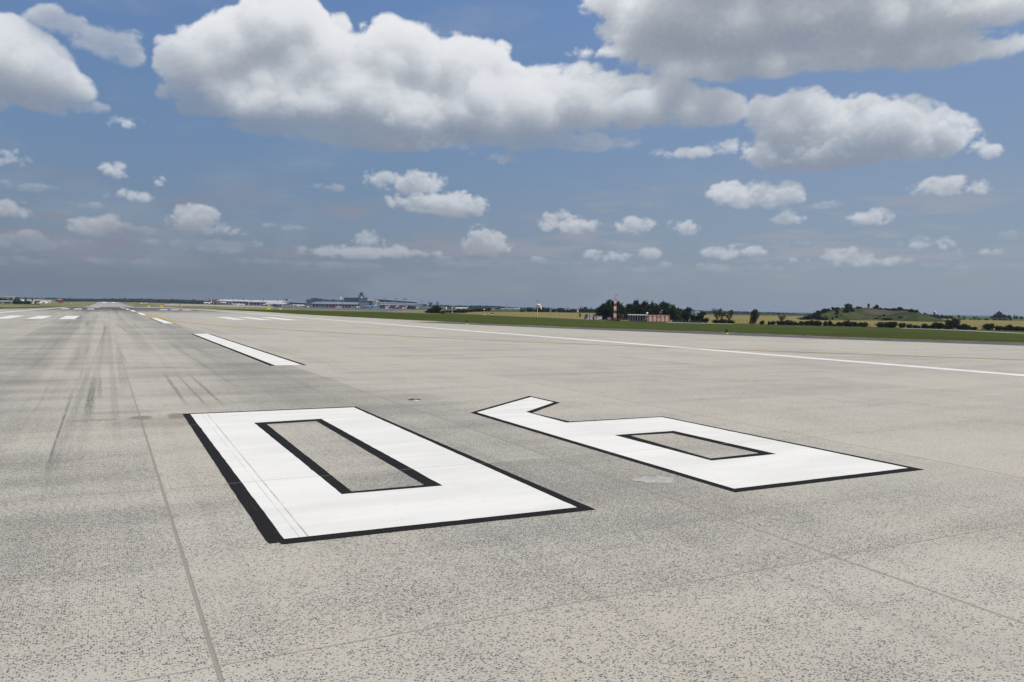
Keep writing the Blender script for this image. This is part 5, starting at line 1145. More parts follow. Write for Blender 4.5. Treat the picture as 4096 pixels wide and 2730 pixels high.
# ------------------------------------------------------------------ aircraft
def airliner(x, d, ybase, Lm, turn, label, body=white, fin=white, fin2=None, engines=white, belly=None, scale=1.):
    """turn: angle of the nose from the local +x axis (right), seen from above"""
    s = Site(x, d, ybase); r = s.root('airliner', label, 'aircraft', 'parked and taxiing airliners'); inner = r; r.rotation_euler.z += turn
    L = Lm; rad = L*.052; zc = L*.095; m = MB(); rings = []; n = 14
    st = [(-.5,.02,.62),(-.47,.25,.52),(-.38,.62,.25),(-.28,.92,.06),(-.2,1,0),(.30,1,0),(.38,.93,-.03),(.44,.72,-.12),(.48,.42,-.26),(.5,.08,-.36)]
    for (t, k, up_) in st: rings.append([(t*L, rad*k*math.cos(a), zc+rad*up_+rad*k*math.sin(a)) for a in np.linspace(0, 2*math.pi, n+1)[:-1]])
    m.loft(rings); m.build('fuselage', body, inner, True)
    m = MB(); m.box(-.30*L, .36*L, -rad*1.01, -rad*.97, zc+rad*.16, zc+rad*.34); m.box(-.30*L, .36*L, rad*.97, rad*1.01, zc+rad*.16, zc+rad*.34); m.build('window_row', dglass, inner)
    m = MB(); m.box(.425*L, .455*L, -rad*.62, rad*.62, zc+rad*.22, zc+rad*.48); m.build('cockpit_glass', dglass, inner)
    for sg in (-1, 1):
        m = MB(); y0 = sg*rad*.6; y1 = sg*L*.46; f = lambda xx, y, z: (xx*L, y, z)
        def foil(a, b, y, z, th): return [f(a, y, z), f((a+b)/2, y, z+th), f(b, y, z), f((a+b)/2, y, z-th)]
        m.loft([foil(-.10, .12, y0, zc-rad*.6, rad*.22), foil(-.10, .035, sg*L*.17, zc-rad*.42, rad*.13), foil(-.15, -.10, y1, zc+rad*.1, rad*.05)]); m.build('wing', engines if engines is not white else lgrey, inner)
        m = MB(); ey = sg*L*.155; ez = zc-rad*1.15; m.loft([[(t*L, ey+q*math.cos(a), ez+q*math.sin(a)) for a in np.linspace(0, 2*math.pi, 11)[:-1]] for t, q in ((-.03, rad*.35), (.0, rad*.52), (.06, rad*.6), (.095, rad*.56))]); m.box(-.01*L, .05*L, ey-.1, ey+.1, ez, zc-rad*.45); m.build('engine', engines, inner, True)
        m = MB(); m.loft([foil(-.47, -.38, sg*rad*.2, zc+rad*.45, rad*.08), foil(-.51, -.465, sg*L*.17, zc+rad*.65, rad*.03)]); m.build('tailplane', body, inner)
        m = MB(); m.tube((-.02*L, sg*L*.065, 0), (-.02*L, sg*L*.065, zc), L*.006, n=6); [m.tube((-.02*L+o, sg*L*.065-.5, L*.012), (-.02*L+o, sg*L*.065+.5, L*.012), L*.014, n=10) for o in (-.4, .8)]; m.build('main_gear', rubber, inner)
    m = MB(); m.tube((.38*L, 0, 0), (.38*L, 0, zc), L*.004, n=6); m.tube((.38*L, -.3, L*.01), (.38*L, .3, L*.01), L*.011, n=10); m.build('nose_gear', rubber, inner)
    top = zc+rad+L*.17
    def finprism(u0, u1, mat, nm):
        lerp = lambda a, b, u: a+(b-a)*u; z0_ = zc+rad*.6; m = MB()
        m.loft([[(lerp(-.47, -.515, u)*L, -rad*.07*(1.3-u), lerp(z0_, top, u)), (lerp(-.33, -.455, u)*L, -rad*.07*(1.3-u), lerp(z0_, top, u)), (lerp(-.33, -.455, u)*L, rad*.07*(1.3-u), lerp(z0_, top, u)), (lerp(-.47, -.515, u)*L, rad*.07*(1.3-u), lerp(z0_, top, u))] for u in (u0, u1)]); m.build(nm, mat, inner)
    if fin2: finprism(0, .55, fin, 'tail_fin'); finprism(.55, 1, fin2, 'tail_fin')
    else: finprism(0, 1, fin, 'tail_fin')
    if belly: m = MB(); m.loft([[(t*L, rad*1.012*k*math.cos(a), zc+rad*1.012*k*math.sin(a)) for a in np.linspace(math.pi*1.12, math.pi*1.88, 7)] for t, k in ((-.3, .9), (-.2, 1), (.3, 1), (.42, .8))], cap=False); m.build('belly_paint', belly, inner)
    return r
airliner(831, 2500, 1217, 37, math.pi+R(52), 'white airliner on the apron, leftmost, with its tail to the right', fin=cm('pale_orange_paint', (.62, .42, .36)))
airliner(893, 2550, 1216, 37, R(60), 'small distant white airliner with a red tail, second from the left', fin=red)
airliner(952, 2350, 1224, 38, R(-18), 'white airliner with dark belly and orange tail, nose to the right', fin=cm('tail_orange', (.55, .25, .05)), belly=navy)
airliner(1076, 2250, 1225.5, 38, R(-22), 'white airliner with a dark tail, left of the wide-bodied jet', fin=navy, fin2=cm('tail_orange', (.55, .25, .05)), belly=navy)
airliner(1104, 2150, 1226, 64, math.pi-R(28), 'largest wide-bodied airliner with a striped dark tail', fin=lgrey, fin2=dgrey, engines=mgrey)
airliner(1192, 2150, 1228, 38, R(-15), 'white airliner half hidden behind the striped screens', fin=navy, belly=navy)
airliner(1482, 1950, 1230.5, 30, math.pi+R(12), 'sky blue airliner with a pale tail, nose to the left', body=airblue, fin=cm('pale_blue_paint', (.30, .50, .60)), belly=lgrey)
airliner(1846, 2050, 1239, 36, math.pi+R(8), 'white airliner with a teal tail above the dark hedgerow', fin=teal, fin2=cm('light_teal', (.05, .30, .36)))
airliner(2013, 2700, 1238.5, 20, math.pi+R(14), 'tiny white airliner with a dark tail, left one of three before the hangars', fin=dgrey)
airliner(2038, 2700, 1238.8, 20, math.pi+R(10), 'tiny all white airliner, middle one of three before the hangars')
airliner(2065, 2650, 1239, 23, math.pi+R(6), 'tiny all white airliner, right one of three before the hangars')

# ------------------------------------------------------------------ terminals
def block(name, label, x0, x1, d, ybase, ytop, depth=30, wall=mgrey, roof=None, rows=(), cat='building', winmat=dglass, group=None, roofh=.6, vert=0):
    """flat roofed block with window bands; rows: (row top, row bottom) sheet rows, on the side facing the runway"""
    xm = (x0+x1)/2; s = Site(xm, d, ybase); r = s.root(name, label, cat, group); W0, W1 = s.w(x0), s.w(x1); H_ = s.h(ytop)
    m = MB(); m.box(W0, W1, 0, depth, 0, H_-roofh); m.build('wall', wall, r); m = MB(); m.box(W0-.4, W1+.4, -.4, depth+.4, H_-roofh+.003, H_); m.build('roof', roof or wall, r)
    for a, b in rows:
        z1, z0 = s.h(a), s.h(b)
        if vert:
            n = vert; 
            for i in range(n):
                q = W0+(W1-W0)*(i+.5)/n; k = (W1-W0)/n*.32; m = MB(); m.box(q-k, q+k, -.12, -.004, z0, z1); m.build('window', winmat, r)
        else: m = MB(); m.box(W0+1, W1-1, -.12, -.004, z0, z1); m.build('window', winmat, r)
    return s, r
def vault(name, label, x0, x1, d, ybase, ytop, yeave, depth=45, roof=lroof, wall=dglass, hip=.12, cat='terminal', bays=12):
    """long barrel roofed concourse"""
    xm = (x0+x1)/2; s = Site(xm, d, ybase); r = s.root(name, label, cat, 'terminal buildings'); W0, W1 = s.w(x0), s.w(x1); He, Ht = s.h(yeave), s.h(ytop); L = W1-W0
    m = MB(); m.box(W0+L*hip*.3, W1-L*hip*.3, 2, depth-2, 0, He); m.build('wall', wall, r)
    rings = []
    for t in np.linspace(0, 1, 22):
        k = min(1, t/hip, (1-t)/hip) if hip else 1; k = max(.02, math.sin(min(1, k)*math.pi/2)); x = W0+L*t
        rings.append([(x, -1.5+(depth+3)*u, He+.05+(Ht-He)*k*math.sin(math.pi*(.08+.84*u))**.8*1.02) for u in np.linspace(0, 1, 9)]+[(x, depth+1.5, He), (x, -1.5, He)])
    m = MB(); m.loft(rings); m.build('roof', roof, r, True)
    for i in range(bays): a = W0+L*(.04+.92*i/(bays-1)); m = MB(); m.box(a-.5, a+.5, .8, 1.95, 0, He-.05); m.build('column', lgrey, r)
    m = MB(); m.box(W0+L*.04, W1-L*.04, 1.2, 1.9, He*.42, He*.50); m.build('spandrel', mgrey, r)
    return s, r
vault('concourse', 'left concourse with a long pale curved roof behind the first airliners', 864, 1012, 2650, 1217.5, 1199, 1207.5, 50)
vault('concourse', 'middle concourse with a white rounded end and pale curved roof', 990, 1172, 2500, 1223, 1202.3, 1211.5, 46)
vault('concourse', 'low grey domed hall between the middle concourse and the dark blocks', 1120, 1240, 2450, 1222, 1203, 1213, 60, roof=cm('slate_metal_roof', (.17, .20, .22), .4, .5, .2), hip=.4)
vault('concourse', 'right concourse with a long grey curved roof below the tower', 1240, 1478, 2150, 1232, 1209, 1219, 44, roof=cm('grey_metal_roof', (.21, .235, .265), .4, .5, .2), bays=18)
for x0, x1, yt, yb, d, lb, w_, rf, rows in [
 (853,876,1199,1211,2680,'dark red brown block at the left end of the left concourse',brick,brick,[(1203,1205)]),(966,976,1196.5,1203,2700,'dark plant room on the roof of the left concourse',dgrey,dgrey,[(1198,1199)]),(1145,1169,1201,1206,2480,'flat white roof box above the grey domed hall',white,white,[(1203,1204)]),
 (1225.5,1245,1197.5,1212,2400,'low dark glass block at the left of the central buildings',dgrey,mgrey,[(1200,1202),(1204,1206)]),(1244.5,1272,1193,1212,2410,'tall dark office block left of the centre',dgrey,dgrey,[(1196,1198),(1200,1202),(1204,1206)]),(1271,1291,1194.5,1212,2390,'dark office block with small pale windows',dgrey,mgrey,[(1198,1200),(1203,1205)]),
 (1289,1315,1197,1212,2380,'block with yellowish cladding strips beside the office block',green_dark,cm('sage_cladding', (.30,.36,.24)),[(1201,1203)]),(1314,1378,1199,1212,2370,'long low block with a pale roof edge below the chequered chimney',mgrey,lroof,[(1201.5,1204),(1206,1208)]),(1331,1338,1197,1212,2360,'small dark stair tower in front of the long low block',dgrey,dgrey,[(1200,1202)]),
 (1376,1421,1191.5,1214,2330,'broad dark glass block left of the control tower',cm('deep_green_glass', (.028,.05,.055),.3,.5),dgrey,[(1195,1197),(1200,1202),(1205,1207)]),(1421,1470,1191.5,1214,2300,'dark office block carrying the control tower',dgrey,dgrey,[(1194,1196),(1198,1200),(1203,1205)]),
 (1468,1500,1195.5,1212,2420,'white sunlit block right of the control tower',white,lroof,[(1199,1201),(1203,1205)]),(1640,1665,1222,1237,1990,'dark low annex at the right end of the long terminal',dgrey,mgrey,[(1226,1229)]),(1665,1676,1225,1235.5,1850,'small pale shed near the arcade',cm('pale_lilac_cladding',(.40,.42,.50)),lgrey,[(1228,1229)]),
 (1698,1712,1223,1229,2050,'low white house above the left part of the arcade',lgrey,lroof,[(1225,1226)]),(1670,1706,1217,1224,2300,'long low grey building right of the long terminal',mgrey,mgrey,[(1219,1220.5)])]:
    block('airport_building', lb, x0, x1, d, yb+14 if False else max(yb, 1222), yt, 30, w_, rf, rows, 'building', group='airport buildings')
# control tower
def tower():
    s = Site(1445, 2295, 1232); r = s.root('control_tower', 'airport control tower with a flared glass cab above the central buildings', 'control tower'); k = s.mv; w = lambda x: s.w(x)
    m = MB(); m.box(w(1433), w(1457), 0, 16, 0, s.h(1181)); m.build('shaft', dgrey, r)
    m = MB(); m.box(w(1442), w(1452), -.3, -.005, s.h(1193), s.h(1187)); m.build('window', lgrey, r)
    for y in (1184, 1189): m = MB(); m.box(w(1434), w(1456), -.25, -.004, s.h(y+.8), s.h(y)); m.build('window', mgrey, r)
    m = MB(); m.box(w(1456), w(1469), 1, 14, s.h(1210), s.h(1190)); m.build('stair_block', dgrey, r)
    m = MB(); ring = lambda rr, z: [(rr*math.cos(a+.39), 8+rr*math.sin(a+.39), z) for a in np.linspace(0, 2*math.pi, 9)[:-1]]
    m.loft([ring(5.4*k, s.h(1181)), ring(5.6*k, s.h(1178.5)), ring(8*k, s.h(1175.5))]); m.build('neck', dgrey, r)
    m = MB(); m.loft([ring(7*k, s.h(1175.5)), ring(8.2*k, s.h(1172))]); m.build('cab_glass', dglass, r)
    m = MB(); m.loft([ring(8.4*k, s.h(1172)), ring(8.4*k, s.h(1171)), ring(4*k, s.h(1170)), ring(1.4*k, s.h(1169))]); m.build('cab_roof', cm('slate_metal_roof', (.17, .20, .22)), r)
    m = MB(); m.tube((0, 8, s.h(1170)), (0, 8, s.h(1165.5)), .3, n=6); m.tube((3, 8, s.h(1171)), (3, 8, s.h(1168)), .2, n=6); m.build('aerial', dgrey, r)
tower()
# chequered chimney
s = Site(1363.5, 2500, 1222); r = s.root('striped_tower', 'red and white chequered chimney block behind the long low block', 'chimney'); m = MB(); z0, z1 = s.h(1222), s.h(1185.3)
for j in range(12):
    for i in range(5): m.box(-4.2*s.mh+i*1.68*s.mh, -4.2*s.mh+(i+1)*1.68*s.mh, 0, 7, z0+(z1-z0)*j/12, z0+(z1-z0)*(j+1)/12, (j+i*(j % 2)) % 2)
m.build('shaft', [white, dred], r); m = MB(); m.box(-4.4*s.mh, 4.4*s.mh, -.3, 7.3, z1+.003, z1+.8); m.build('cap', dred, r)
# arched hall end beside the tower
s = Site(1468, 2120, 1232); r = s.root('arched_hall', 'hall with an arched roof and dark open end beside the blue airliner', 'terminal', 'terminal buildings'); W0, W1 = s.w(1437), s.w(1499)
prof = [(W0+(W1-W0)*t, s.h(1211)+(s.h(1204.5)-s.h(1211))*math.sin(math.pi*(.12+.76*t))) for t in np.linspace(0, 1, 14)]; m = MB(); m.prism(prof+[(W1, 0), (W0, 0)], .5, 40, 'y'); m.build('wall', cm('slate_cladding', (.12, .14, .16)), r)
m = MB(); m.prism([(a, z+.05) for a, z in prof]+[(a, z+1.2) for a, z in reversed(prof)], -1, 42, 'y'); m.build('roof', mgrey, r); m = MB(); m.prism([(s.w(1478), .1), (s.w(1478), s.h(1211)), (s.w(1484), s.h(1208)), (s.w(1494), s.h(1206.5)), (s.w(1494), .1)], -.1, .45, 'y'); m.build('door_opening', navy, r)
# long right terminal
def long_terminal():
    s = Site(1595, 2060, 1235.5); r = s.root('main_terminal', 'long low terminal with stacked pale bands and a row of bright windows', 'terminal', 'terminal buildings'); X = lambda x: s.w(x)
    def sl(x0, y0, x1, y1, yb, dep, mat, nm, y_off=0):
        m = MB(); a, b = X(x0), X(x1); V = []
        for q, yy in ((a, y0), (b, y1)): V += [(q, y_off, s.h(yb)), (q, y_off+dep, s.h(yb)), (q, y_off+dep, s.h(yy)), (q, y_off, s.h(yy))]
        m.add(V, [(0,3,2,1),(4,5,6,7),(0,4,7,3),(1,2,6,5),(3,7,6,2),(0,1,5,4)]); m.build(nm, mat, r)
    sl(1490, 1222, 1687, 1224, 1235.5, 50, dglass, 'ground_floor', 2)
    sl(1518, 1213.5, 1687, 1217, 1222, 50, mgrey, 'wall', 1.5); sl(1518, 1210, 1686, 1213, 1212.6, 52, lgrey, 'upper_band', .5); sl(1519, 1217.0, 1686, 1220.5, 1221, 52, lgrey, 'lower_band', .4) 
    sl(1500, 1199, 1672, 1208, 1211.8, 36, dgrey, 'upper_storey', 8)
    m = MB(); a, b = X(1492), X(1668); V = []; prof = []
    for t in np.linspace(0, 1, 20):
        x = a+(b-a)*t; top = 1193.5+9.5*t**1.5; prof.append([(x, 2, s.h(top+4.2)), (x, 12, s.h(top+.8)), (x, 26, s.h(top)), (x, 44, s.h(top+3)), (x, 44, s.h(top+4.4)), (x, 2, s.h(top+5))])
    m.loft(prof); m.build('roof', cm('grey_metal_roof', (.21, .235, .265), .4, .5, .2), r, True)
    m = MB(); m.box(X(1490), X(1519), -2, 30, 0, s.h(1205)); m.build('west_wing', mgrey, r); m = MB(); m.box(X(1503), X(1514), -2.2, -2.01, s.h(1212), s.h(1201.5)); m.build('window', lgrey, r)
    xs = [1515, 1518, 1521]+list(range(1563, 1584, 3))+[1590, 1593, 1606, 1609, 1611]+[1622+3.6*i for i in range(12)]+[1666, 1669]
    for x in xs: m = MB(); m.box(X(x)-.9, X(x)+.9, 7.6, 7.95, s.h(1207.4+(x-1515)*.019), s.h(1204.6+(x-1515)*.019)); m.build('window', lroof, r)
    for x in (1530, 1575, 1610): m = MB(); m.box(X(x), X(x+18), 12, 24, s.h(1199), s.h(1193+(x-1530)*.02)); m.build('roof_plant', mgrey, r)
    for x in (1546, 1582, 1622): # sloping passenger bridges
        m = MB(); m.add([(X(x), -14, s.h(1231)), (X(x+14), 0, s.h(1227)), (X(x+14), 3, s.h(1227)), (X(x), -11, s.h(1231)), (X(x), -14, s.h(1227)), (X(x+14), 0, s.h(1222.5)), (X(x+14), 3, s.h(1222.5)), (X(x), -11, s.h(1227))], [(0,1,5,4),(2,3,7,6),(4,5,6,7),(0,3,2,1),(0,4,7,3),(1,2,6,5)]); m.build('passenger_bridge', lgrey, r)
long_terminal()
# arcade wall and its striped end
def arcade():
    s = Site(1735, 1800, 1236.5); r = s.root('arcade', 'long low white arcade of square openings right of the long terminal', 'arcade'); W0, W1 = s.w(1676), s.w(1783); H_ = s.h(1228); n = 26
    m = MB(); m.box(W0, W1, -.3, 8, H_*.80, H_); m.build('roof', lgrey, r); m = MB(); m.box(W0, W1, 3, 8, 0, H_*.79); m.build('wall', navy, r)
    for i in range(n+1): a = W0+(W1-W0)*i/n; b = MB(); b.box(a-.45, a+.45, 0, 1.2, 0, H_*.79); b.build('pillar', lgrey if i < 19 else (red if i % 2 else white), r)
    b = MB(); b.tube((W1+1.2, 2, 0), (W1+1.2, 2, H_), 1.6, n=14); b.build('end_tank', white, r)
arcade()
# localiser screens: rows of red and white panels standing before the aprons
def screens(label, x0, x1, d, yb, yt, n, cols, name='antenna_screen', step=.62):
    xm = (x0+x1)/2; s = Site(xm, d, yb); r = s.root(name, label, 'antenna screen', 'striped antenna screens'); W0, W1 = s.w(x0), s.w(x1); H_ = s.h(yt)
    for i in range(n):
        a = W0+(W1-W0)*(i+.5)/n; k = (W1-W0)/n*step/2; m = MB(); m.box(a-k, a+k, -.3+.5*math.sin(i*1.7), .3+.5*math.sin(i*1.7), .2, H_*(1-.06*(i % 2)), 0); m.build('panel', cols[i % len(cols)], r)
    m = MB(); m.box(W0, W1, .9, 1.2, .2, H_*.9); m.build('backing', dred, r); 
    for a in (W0, W1): m = MB(); m.box(a-.2, a+.2, .5, .9, 0, H_); m.build('post', steel, r)
screens('tall row of dark red and white screens right of the wide-bodied jet', 1128, 1189, 1500, 1231.5, 1219.5, 22, [white, dred, lgrey, dred]); screens('small pale striped screen right of the tall striped row', 1199, 1208.5, 1500, 1231, 1224.5, 5, [white, dred])
screens('long low row of white and orange markers before the middle concourse', 972, 1048, 1750, 1227.5, 1222.5, 26, [white, orange, cm('pale_pink_paint', (.66, .48, .44))]); screens('dark red cabins with stripes in front of the right concourse', 1320, 1343, 1500, 1232, 1224, 8, [dred, brick]); screens('paler red and white striped cabin right of the dark red ones', 1343.5, 1364, 1490, 1234, 1225.5, 9, [white, red])
# barriers across the distant runway
GBr = 'red and white barriers across the distant runway'; first = None
for i in range(25):
    x = 384+i*4.7; s = Site(x, 1475); 
    if first is None:
        r = s.root('barrier', '', 'barrier', GBr); k = s.mh; m = MB(); m.box(-1.5*k, .1*k, -.25, .25, .3, 4.2*s.mv, 0); m.box(.1*k, 1.6*k, -.25, .25, .3, 4.0*s.mv, 1); m.build('panel', [white, cm('signal_red', (.55, .05, .03))], r); m = MB(); m.box(-1.6*k, 1.6*k, -.5, .5, 0, .3); m.build('foot', concm, r); first = r
    else: r = copy_tree(first); r.location = (s.X, s.Y, s.z); r.rotation_euler.z = -s.a
    r.location.z = s.z+.25; r['label'] = 'red and white barrier in the row across the distant runway beyond the crest'
# floodlight masts of the apron
GF = 'floodlight masts around the aprons'
def flood(x, yt, d, striped, label, yb=None):
    s = Site(x, d, yb); r = s.root('floodlight_mast', label, 'floodlight mast', GF); H_ = s.h(yt); m = MB(); n = 10 if striped else 1
    for i in range(n): m.tube((0, 0, H_*i/n), (0, 0, H_*(i+1)/n), .62-.25*i/n, .62-.25*(i+1)/n, 6, i % 2)
    m.build('pole', [white, red] if striped else [mgrey], r)
    m = MB(); m.box(-2.1, 2.1, -1.1, 1.1, H_-.9, H_); m.box(-1.2, 1.2, -1.3, 1.3, H_-1.5, H_-.9); m.build('lamp_frame', mgrey, r)
fl = [(825,1193.5,0),(833,1194,0),(842,1196,0),(852,1195,0),(867,1194.5,0),(876,1190,0),(891,1191.5,0),(915,1196,1),(932,1190,0),(955,1191.5,0),(977,1191.5,0),(994,1196,1),(1040,1193.5,0),(1051,1193,0),(1055,1193,0),(1093,1192,1),(1109,1195,0),(1135,1193.5,0),(1140,1194.5,0),(1165,1196,0),(1220,1206,0),(1281,1208,0),(1297,1206,0),(1353,1195,1),(1371,1199,0),(1419,1208,0),(1542,1206,1),(1619,1208,0),(1687,1205,0)]
fn = {876:'tall mast with a heavy head above the left end of the left concourse',915:'striped mast in front of the left concourse',994:'striped mast at the white rounded end of the middle concourse',1093:'striped mast in front of the wide-bodied jet',1353:'striped mast left of the chequered chimney base',1542:'striped mast in front of the left part of the long terminal',1619:'thin mast in front of the middle of the long terminal',1687:'tall thin mast alone at the right end of the long terminal',1220:'short mast left of the central dark blocks',1419:'thin mast in front of the office blocks left of the tower',1371:'thin mast right of the chequered chimney',825:'leftmost thin mast, above the first airliner'}
for x, y, st_ in fl: flood(x, y, 2350 if x < 1200 else 2050, st_, fn.get(x, 'thin grey floodlight mast in the cluster above the pale concourse roofs' if x < 1200 else 'thin grey floodlight mast in front of the right concourse'), 1219 if x < 960 else (1224 if x < 1200 else 1233))
s = Site(1757, 1850, 1233); r = s.root('lattice_pole', 'thin lattice pole right of the slim poplar', 'mast'); m = MB(); H_ = s.h(1206); [m.tube((a, 0, 0), (a*.3, 0, H_), .22, n=4) for a in (-.7, .7)]; [m.tube((-.7+.04*i, 0, H_*i/12), (.7-.04*i, 0, H_*(i+1)/12), .12, n=3) for i in range(11)]; m.build('lattice', mgrey, r)
# service vehicles on the apron
def vehicle(x, d, yb, L, H, body, label, van=True):
    s = Site(x, d, yb); r = s.root('service_vehicle', label, 'vehicle', 'service vehicles on the apron'); m = MB(); m.prism([(-L/2, .5), (L/2, .5), (L/2, H*.5), (L*.36, H*.55), (L*.26, H), (-L/2, H)], -1.1, 1.1, 'y'); m.build('body', body, r)
    m = MB(); m.box(L*.0, L*.27, -1.13, -1.103, H*.58, H*.9); m.build('window', dglass, r)
    for a in (-L*.32, L*.32):
        for b in (-1, 1): m = MB(); m.tube((a, b*1.0, .45), (a, b*1.2, .45), .45, n=10); m.build('wheel', rubber, r)
for a in [(918,2100,1226,7,3.4,mgrey,'grey truck standing left of the orange tailed airliner'),(926,2100,1226.5,6,2.8,white,'white van beside the grey truck'),(858,2200,1221,5,2.4,dred,'small dark red vehicle on the pale apron, left'),(888,2200,1221,5,2.2,dred,'small dark red vehicle on the pale apron, right'),(1233,1900,1230,6,3,white,'small white stairs truck left of the right concourse'),(1432,1900,1231.5,9,3.4,white,'white bus in front of the right concourse, near the arched hall'),(1410,1900,1231.5,5,2.6,lgrey,'pale van left of the white bus'),(587,1250,1217.5,5,2.4,lgrey,'pale vehicle in the grass right of the distant runway'),(570,1300,1216.8,5,2.0,white,'small white car in the grass right of the distant runway'),(1549,1850,1235.5,8,2.6,white,'white truck in front of the left part of the long terminal'),(1563,1850,1235.5,5,3.4,red,'red truck in front of the long terminal, left one'),(1600,1850,1235.5,5,3.4,red,'red truck in front of the long terminal, right one'),(1617,1850,1235.8,10,3.6,cm('pale_pink_paint', (.66, .48, .44)),'pinkish bus in front of the long terminal'),(1714,1300,1244,4,1.8,white,'white car parked in the dip left of the big dark bush'),(1720,1290,1244.5,4,1.8,white,'second white car parked in the dip beside the first')]: vehicle(*a)
# ------------------------------------------------------------------ far buildings
for x0, x1, yt, yb, d, lb, w_, rf, rows, v in [
 (-20,56.5,1185.5,1198,1900,'long white block on the left skyline above the dark wood',cream,white,[(1188,1190),(1191.5,1193.5)],0),(-30,10,1203,1221,640,'grey house cut by the left picture edge',mgrey,lgrey,[(1211,1215)],0),(10,49,1203,1221,660,'grey house with a pale stepped roof at the left edge',mgrey,lgrey,[(1210,1212),(1215,1218)],0),
 (123,138,1204.5,1212,1000,'small cream hut among dark trees',cream,cream,[(1207,1209)],0),(145,160,1204,1212.5,980,'small tan house left of the white tent',cm('tan_render',(.30,.27,.20)),dgrey,[(1207,1209)],0),(81,97,1196,1200,1800,'white roof glinting among the trees, far left',white,white,[(1198,1199)],0),(107,126,1197,1200,1800,'second white roof glinting among the trees',lgrey,white,[(1198.4,1199.2)],0),
 (133,155,1197,1202,1700,'long pale shed above the cream hut',lgrey,white,[(1199,1200)],0),(154,178,1196,1202,1650,'pale two storey house with rows of windows',lgrey,cream,[(1198,1199),(1200,1201)],6),(177,205,1198.5,1203,1600,'low cream shed right of the two storey house',cream,lgrey,[(1200.5,1201.5)],0),(205,222,1196.8,1200,1900,'grey shed under the left skyline',mgrey,mgrey,[(1198.5,1199.2)],0),
 (228,248,1197,1204,1500,'dark shed with a bright white roof',dgrey,white,[(1201,1202)],0),(235,254,1202.5,1207,1300,'low red and white box below the white roofed shed',brick,brick,[(1204,1205.5)],5),
 (2056,2093,1230.5,1240,2700,'teal hangar with a flat pale roof, left one',green_dark,lroof,[(1234,1235)],0),(2090,2120,1233,1241,2600,'teal hangar with a flat pale roof, right one',green_dark,lroof,[(1236,1237)],0),(2127,2143,1232,1242,1900,'white building with blue window bands left of the windsock',white,lgrey,[(1234,1236),(1238,1240)],0),
 (2168,2202,1232,1243,1900,'grey low building right of the windsock',mgrey,dgrey,[(1235,1237)],0),(2202,2234,1236,1245,1800,'pale teal shed in the row of white buildings',cm('pale_teal',(.20,.28,.30)),mgrey,[(1239,1240)],0),(2230,2262,1232.5,1246,1900,'dark roofed building in the row of white buildings',lgrey,dred,[(1236,1238)],0),(2260,2325,1234,1247,1800,'long white factory building beyond the tree belt',white,lgrey,[(1237,1238.5),(1241,1242.5)],14),
 (2338,2362,1235,1246,1850,'low white building between conifers',lgrey,white,[(1238,1240)],0),(2386,2414,1233,1250,1750,'blue grey hall right of the conifers',cm('blue_grey_cladding',(.14,.19,.24)),mgrey,[(1238,1240),(1244,1246)],0),(2715,2777,1237.5,1252,2300,'blue grey industrial hall right of the grove',cm('blue_grey_cladding',(.14,.19,.24)),mgrey,[(1241,1243)],8),(2779,2815,1242,1252,2300,'low grey hall beside the white vault',mgrey,mgrey,[(1245,1247)],0),
 (1968,1980,1232,1236,2500,'tiny brown hut behind the hedgerow end',cm('tan_render',(.30,.27,.20)),lgrey,[(1233.5,1234.5)],0)]:
    block('far_building', lb, x0, x1, d, None, yt, 14, w_, rf, rows, 'building', group='scattered buildings beyond the airfield', vert=v)
def arch_roof(x0, x1, d, yb, yt, label, mat=white, name='tent'):
    s = Site((x0+x1)/2, d, yb); r = s.root(name, label, 'tent'); W0, W1 = s.w(x0), s.w(x1); H_ = s.h(yt); m = MB(); prof = [(W0+(W1-W0)*t, H_*(.35+.65*math.sin(math.pi*t)**.6)) for t in np.linspace(0, 1, 12)]; m.prism(prof+[(W1, 0), (W0, 0)], 0, 14, 'y'); m.build('canopy', mat, r); m = MB(); m.prism([(W0*.3, .1), (W0*.3, H_*.6), (W1*.3, H_*.6), (W1*.3, .1)], -.1, -.01, 'y'); m.build('door', mgrey, r)
arch_roof(157, 191, 900, 1213.5, 1205, 'white arched tent hall behind the olive slope'); arch_roof(2780, 2799, 2200, 1251.5, 1245, 'small white vaulted hall right of the industrial hall')
bluefence(50, 160, 640, 1221, 1214.5, 'blue fence running behind the grass at the left'); 
def dark_bin(x, y, d, label):
    s = Site(x, d); r = s.root('rubble_heap', label, 'heap'); m = MB(); m.ball((0, 0, .3), 1, 8, 6, sq=.8); b = m.build('heap', black, r, True); b.scale = (2.4*s.mh, 2*s.mh, 2.6*s.mv)
dark_bin(14, 1218, 420, 'small black heap in the grass before the grey houses'); dark_bin(107.5, 1220, 420, 'small black heap in the grass right of the grey houses')
s = Site(286, 1300); r = s.root('marker_post', 'tiny red and white post on the skyline left of the distant runway', 'marker post'); m = MB(); m.box(-1.1*s.mh, 1.1*s.mh, -.3, .3, 0, 4*s.mv); m.build('box', white, r); m = MB(); m.tube((0,0,4*s.mv), (0,0,11*s.mv), .2, n=5); m.build('pole', dred, r)

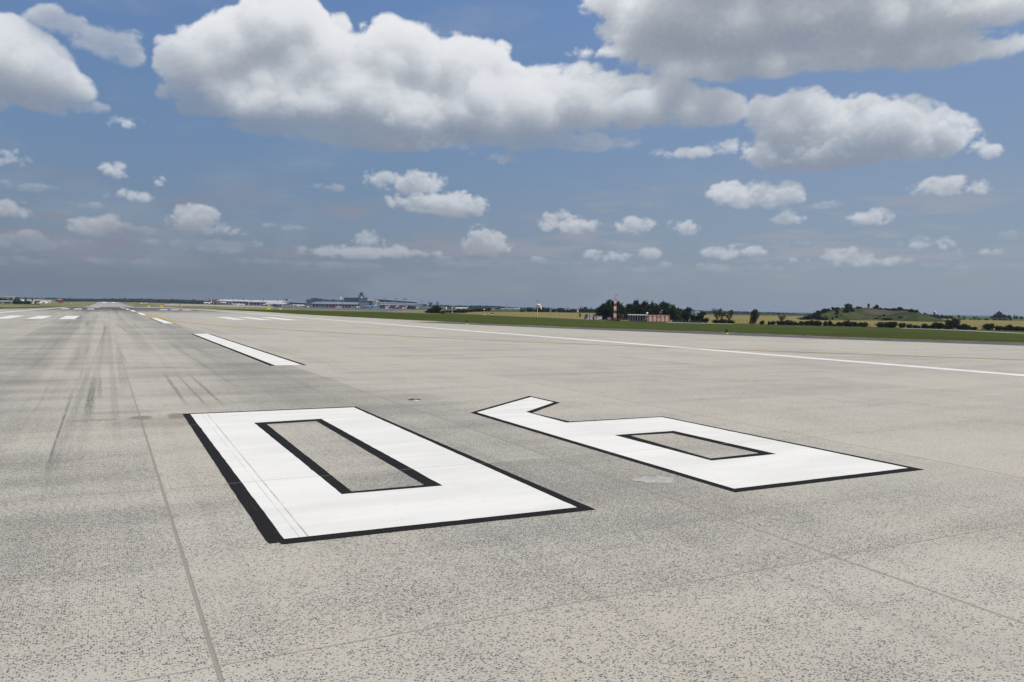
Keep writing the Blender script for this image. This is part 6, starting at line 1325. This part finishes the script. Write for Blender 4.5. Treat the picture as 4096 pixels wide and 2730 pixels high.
# ------------------------------------------------------------------ grass blades along the rims and over the near strip
def blades():
    r = np.random.default_rng(21); N_ = 22000; X = np.empty(N_); Y = np.empty(N_); k = 0
    xs = r.uniform(640, 4150, N_); u = r.random(N_)
    a = np.array([azx(x) for x in np.linspace(600, 4200, 200)]); A_ = np.interp(xs, np.linspace(600, 4200, 200), a)
    # distance of the rim on each bearing
    ys = np.linspace(12, 272, 600); rx = rrim(ys); ra = np.arctan2(rx, ys); rd = np.hypot(rx, ys); o = np.argsort(ra)
    D0 = np.interp(A_, ra[o], rd[o])+.25; D = D0+5*u**2.2; X = D*np.sin(A_); Y = D*np.cos(A_); Z = zg(X, Y)-.06
    near = (D-D0) < 2.0; h = r.uniform(.03, .10, N_)*np.where(near, 1, .7); w = r.uniform(.015, .05, N_); th = r.uniform(0, math.pi, N_); lx, ly = r.normal(size=(2, N_))*.05
    dx, dy = np.cos(th)*w, np.sin(th)*w
    V = np.stack([np.stack([X-dx, Y-dy, Z], -1), np.stack([X+dx, Y+dy, Z], -1), np.stack([X+lx+dx*.3, Y+ly+dy*.3, Z+h], -1), np.stack([X+lx-dx*.5, Y+ly, Z+h*.85], -1)], 1).reshape(-1, 3)
    m, N = newmat('grass_blades'); g = N.n('ShaderNodeNewGeometry').outputs['Random Per Island']
    c = N.ramp(g, [(0, (.085, .100, .022)), (.35, (.13, .125, .035)), (.6, (.20, .16, .06)), (.85, (.28, .22, .10)), (1, (.36, .31, .17))])
    pbsdf(m, N, c, .85, .1)
    ob = meshobj('grass', V, np.arange(4*N_).reshape(-1, 4), m); tag(ob, 'green grass with dry yellow stalks along the right rim of the pavement', 'grass', kind='stuff')
blades()

# ------------------------------------------------------------------ air
def haze():
    b = MB(); b.box(-5200, 8200, -900, 8200, -42, 58); o = b.build('haze', None)
    m, N = newmat('haze'); v = N.n('ShaderNodeVolumePrincipled'); v.inputs['Color'].default_value = (.66, .76, .92, 1); v.inputs['Density'].default_value = HAZE; v.inputs['Anisotropy'].default_value = .2
    out_ = N.n('ShaderNodeOutputMaterial'); m.node_tree.links.new(v.outputs[0], out_.inputs['Volume']); o.data.materials.clear(); o.data.materials.append(m); tag(o, kind='stuff')
HAZE = .000065
haze()
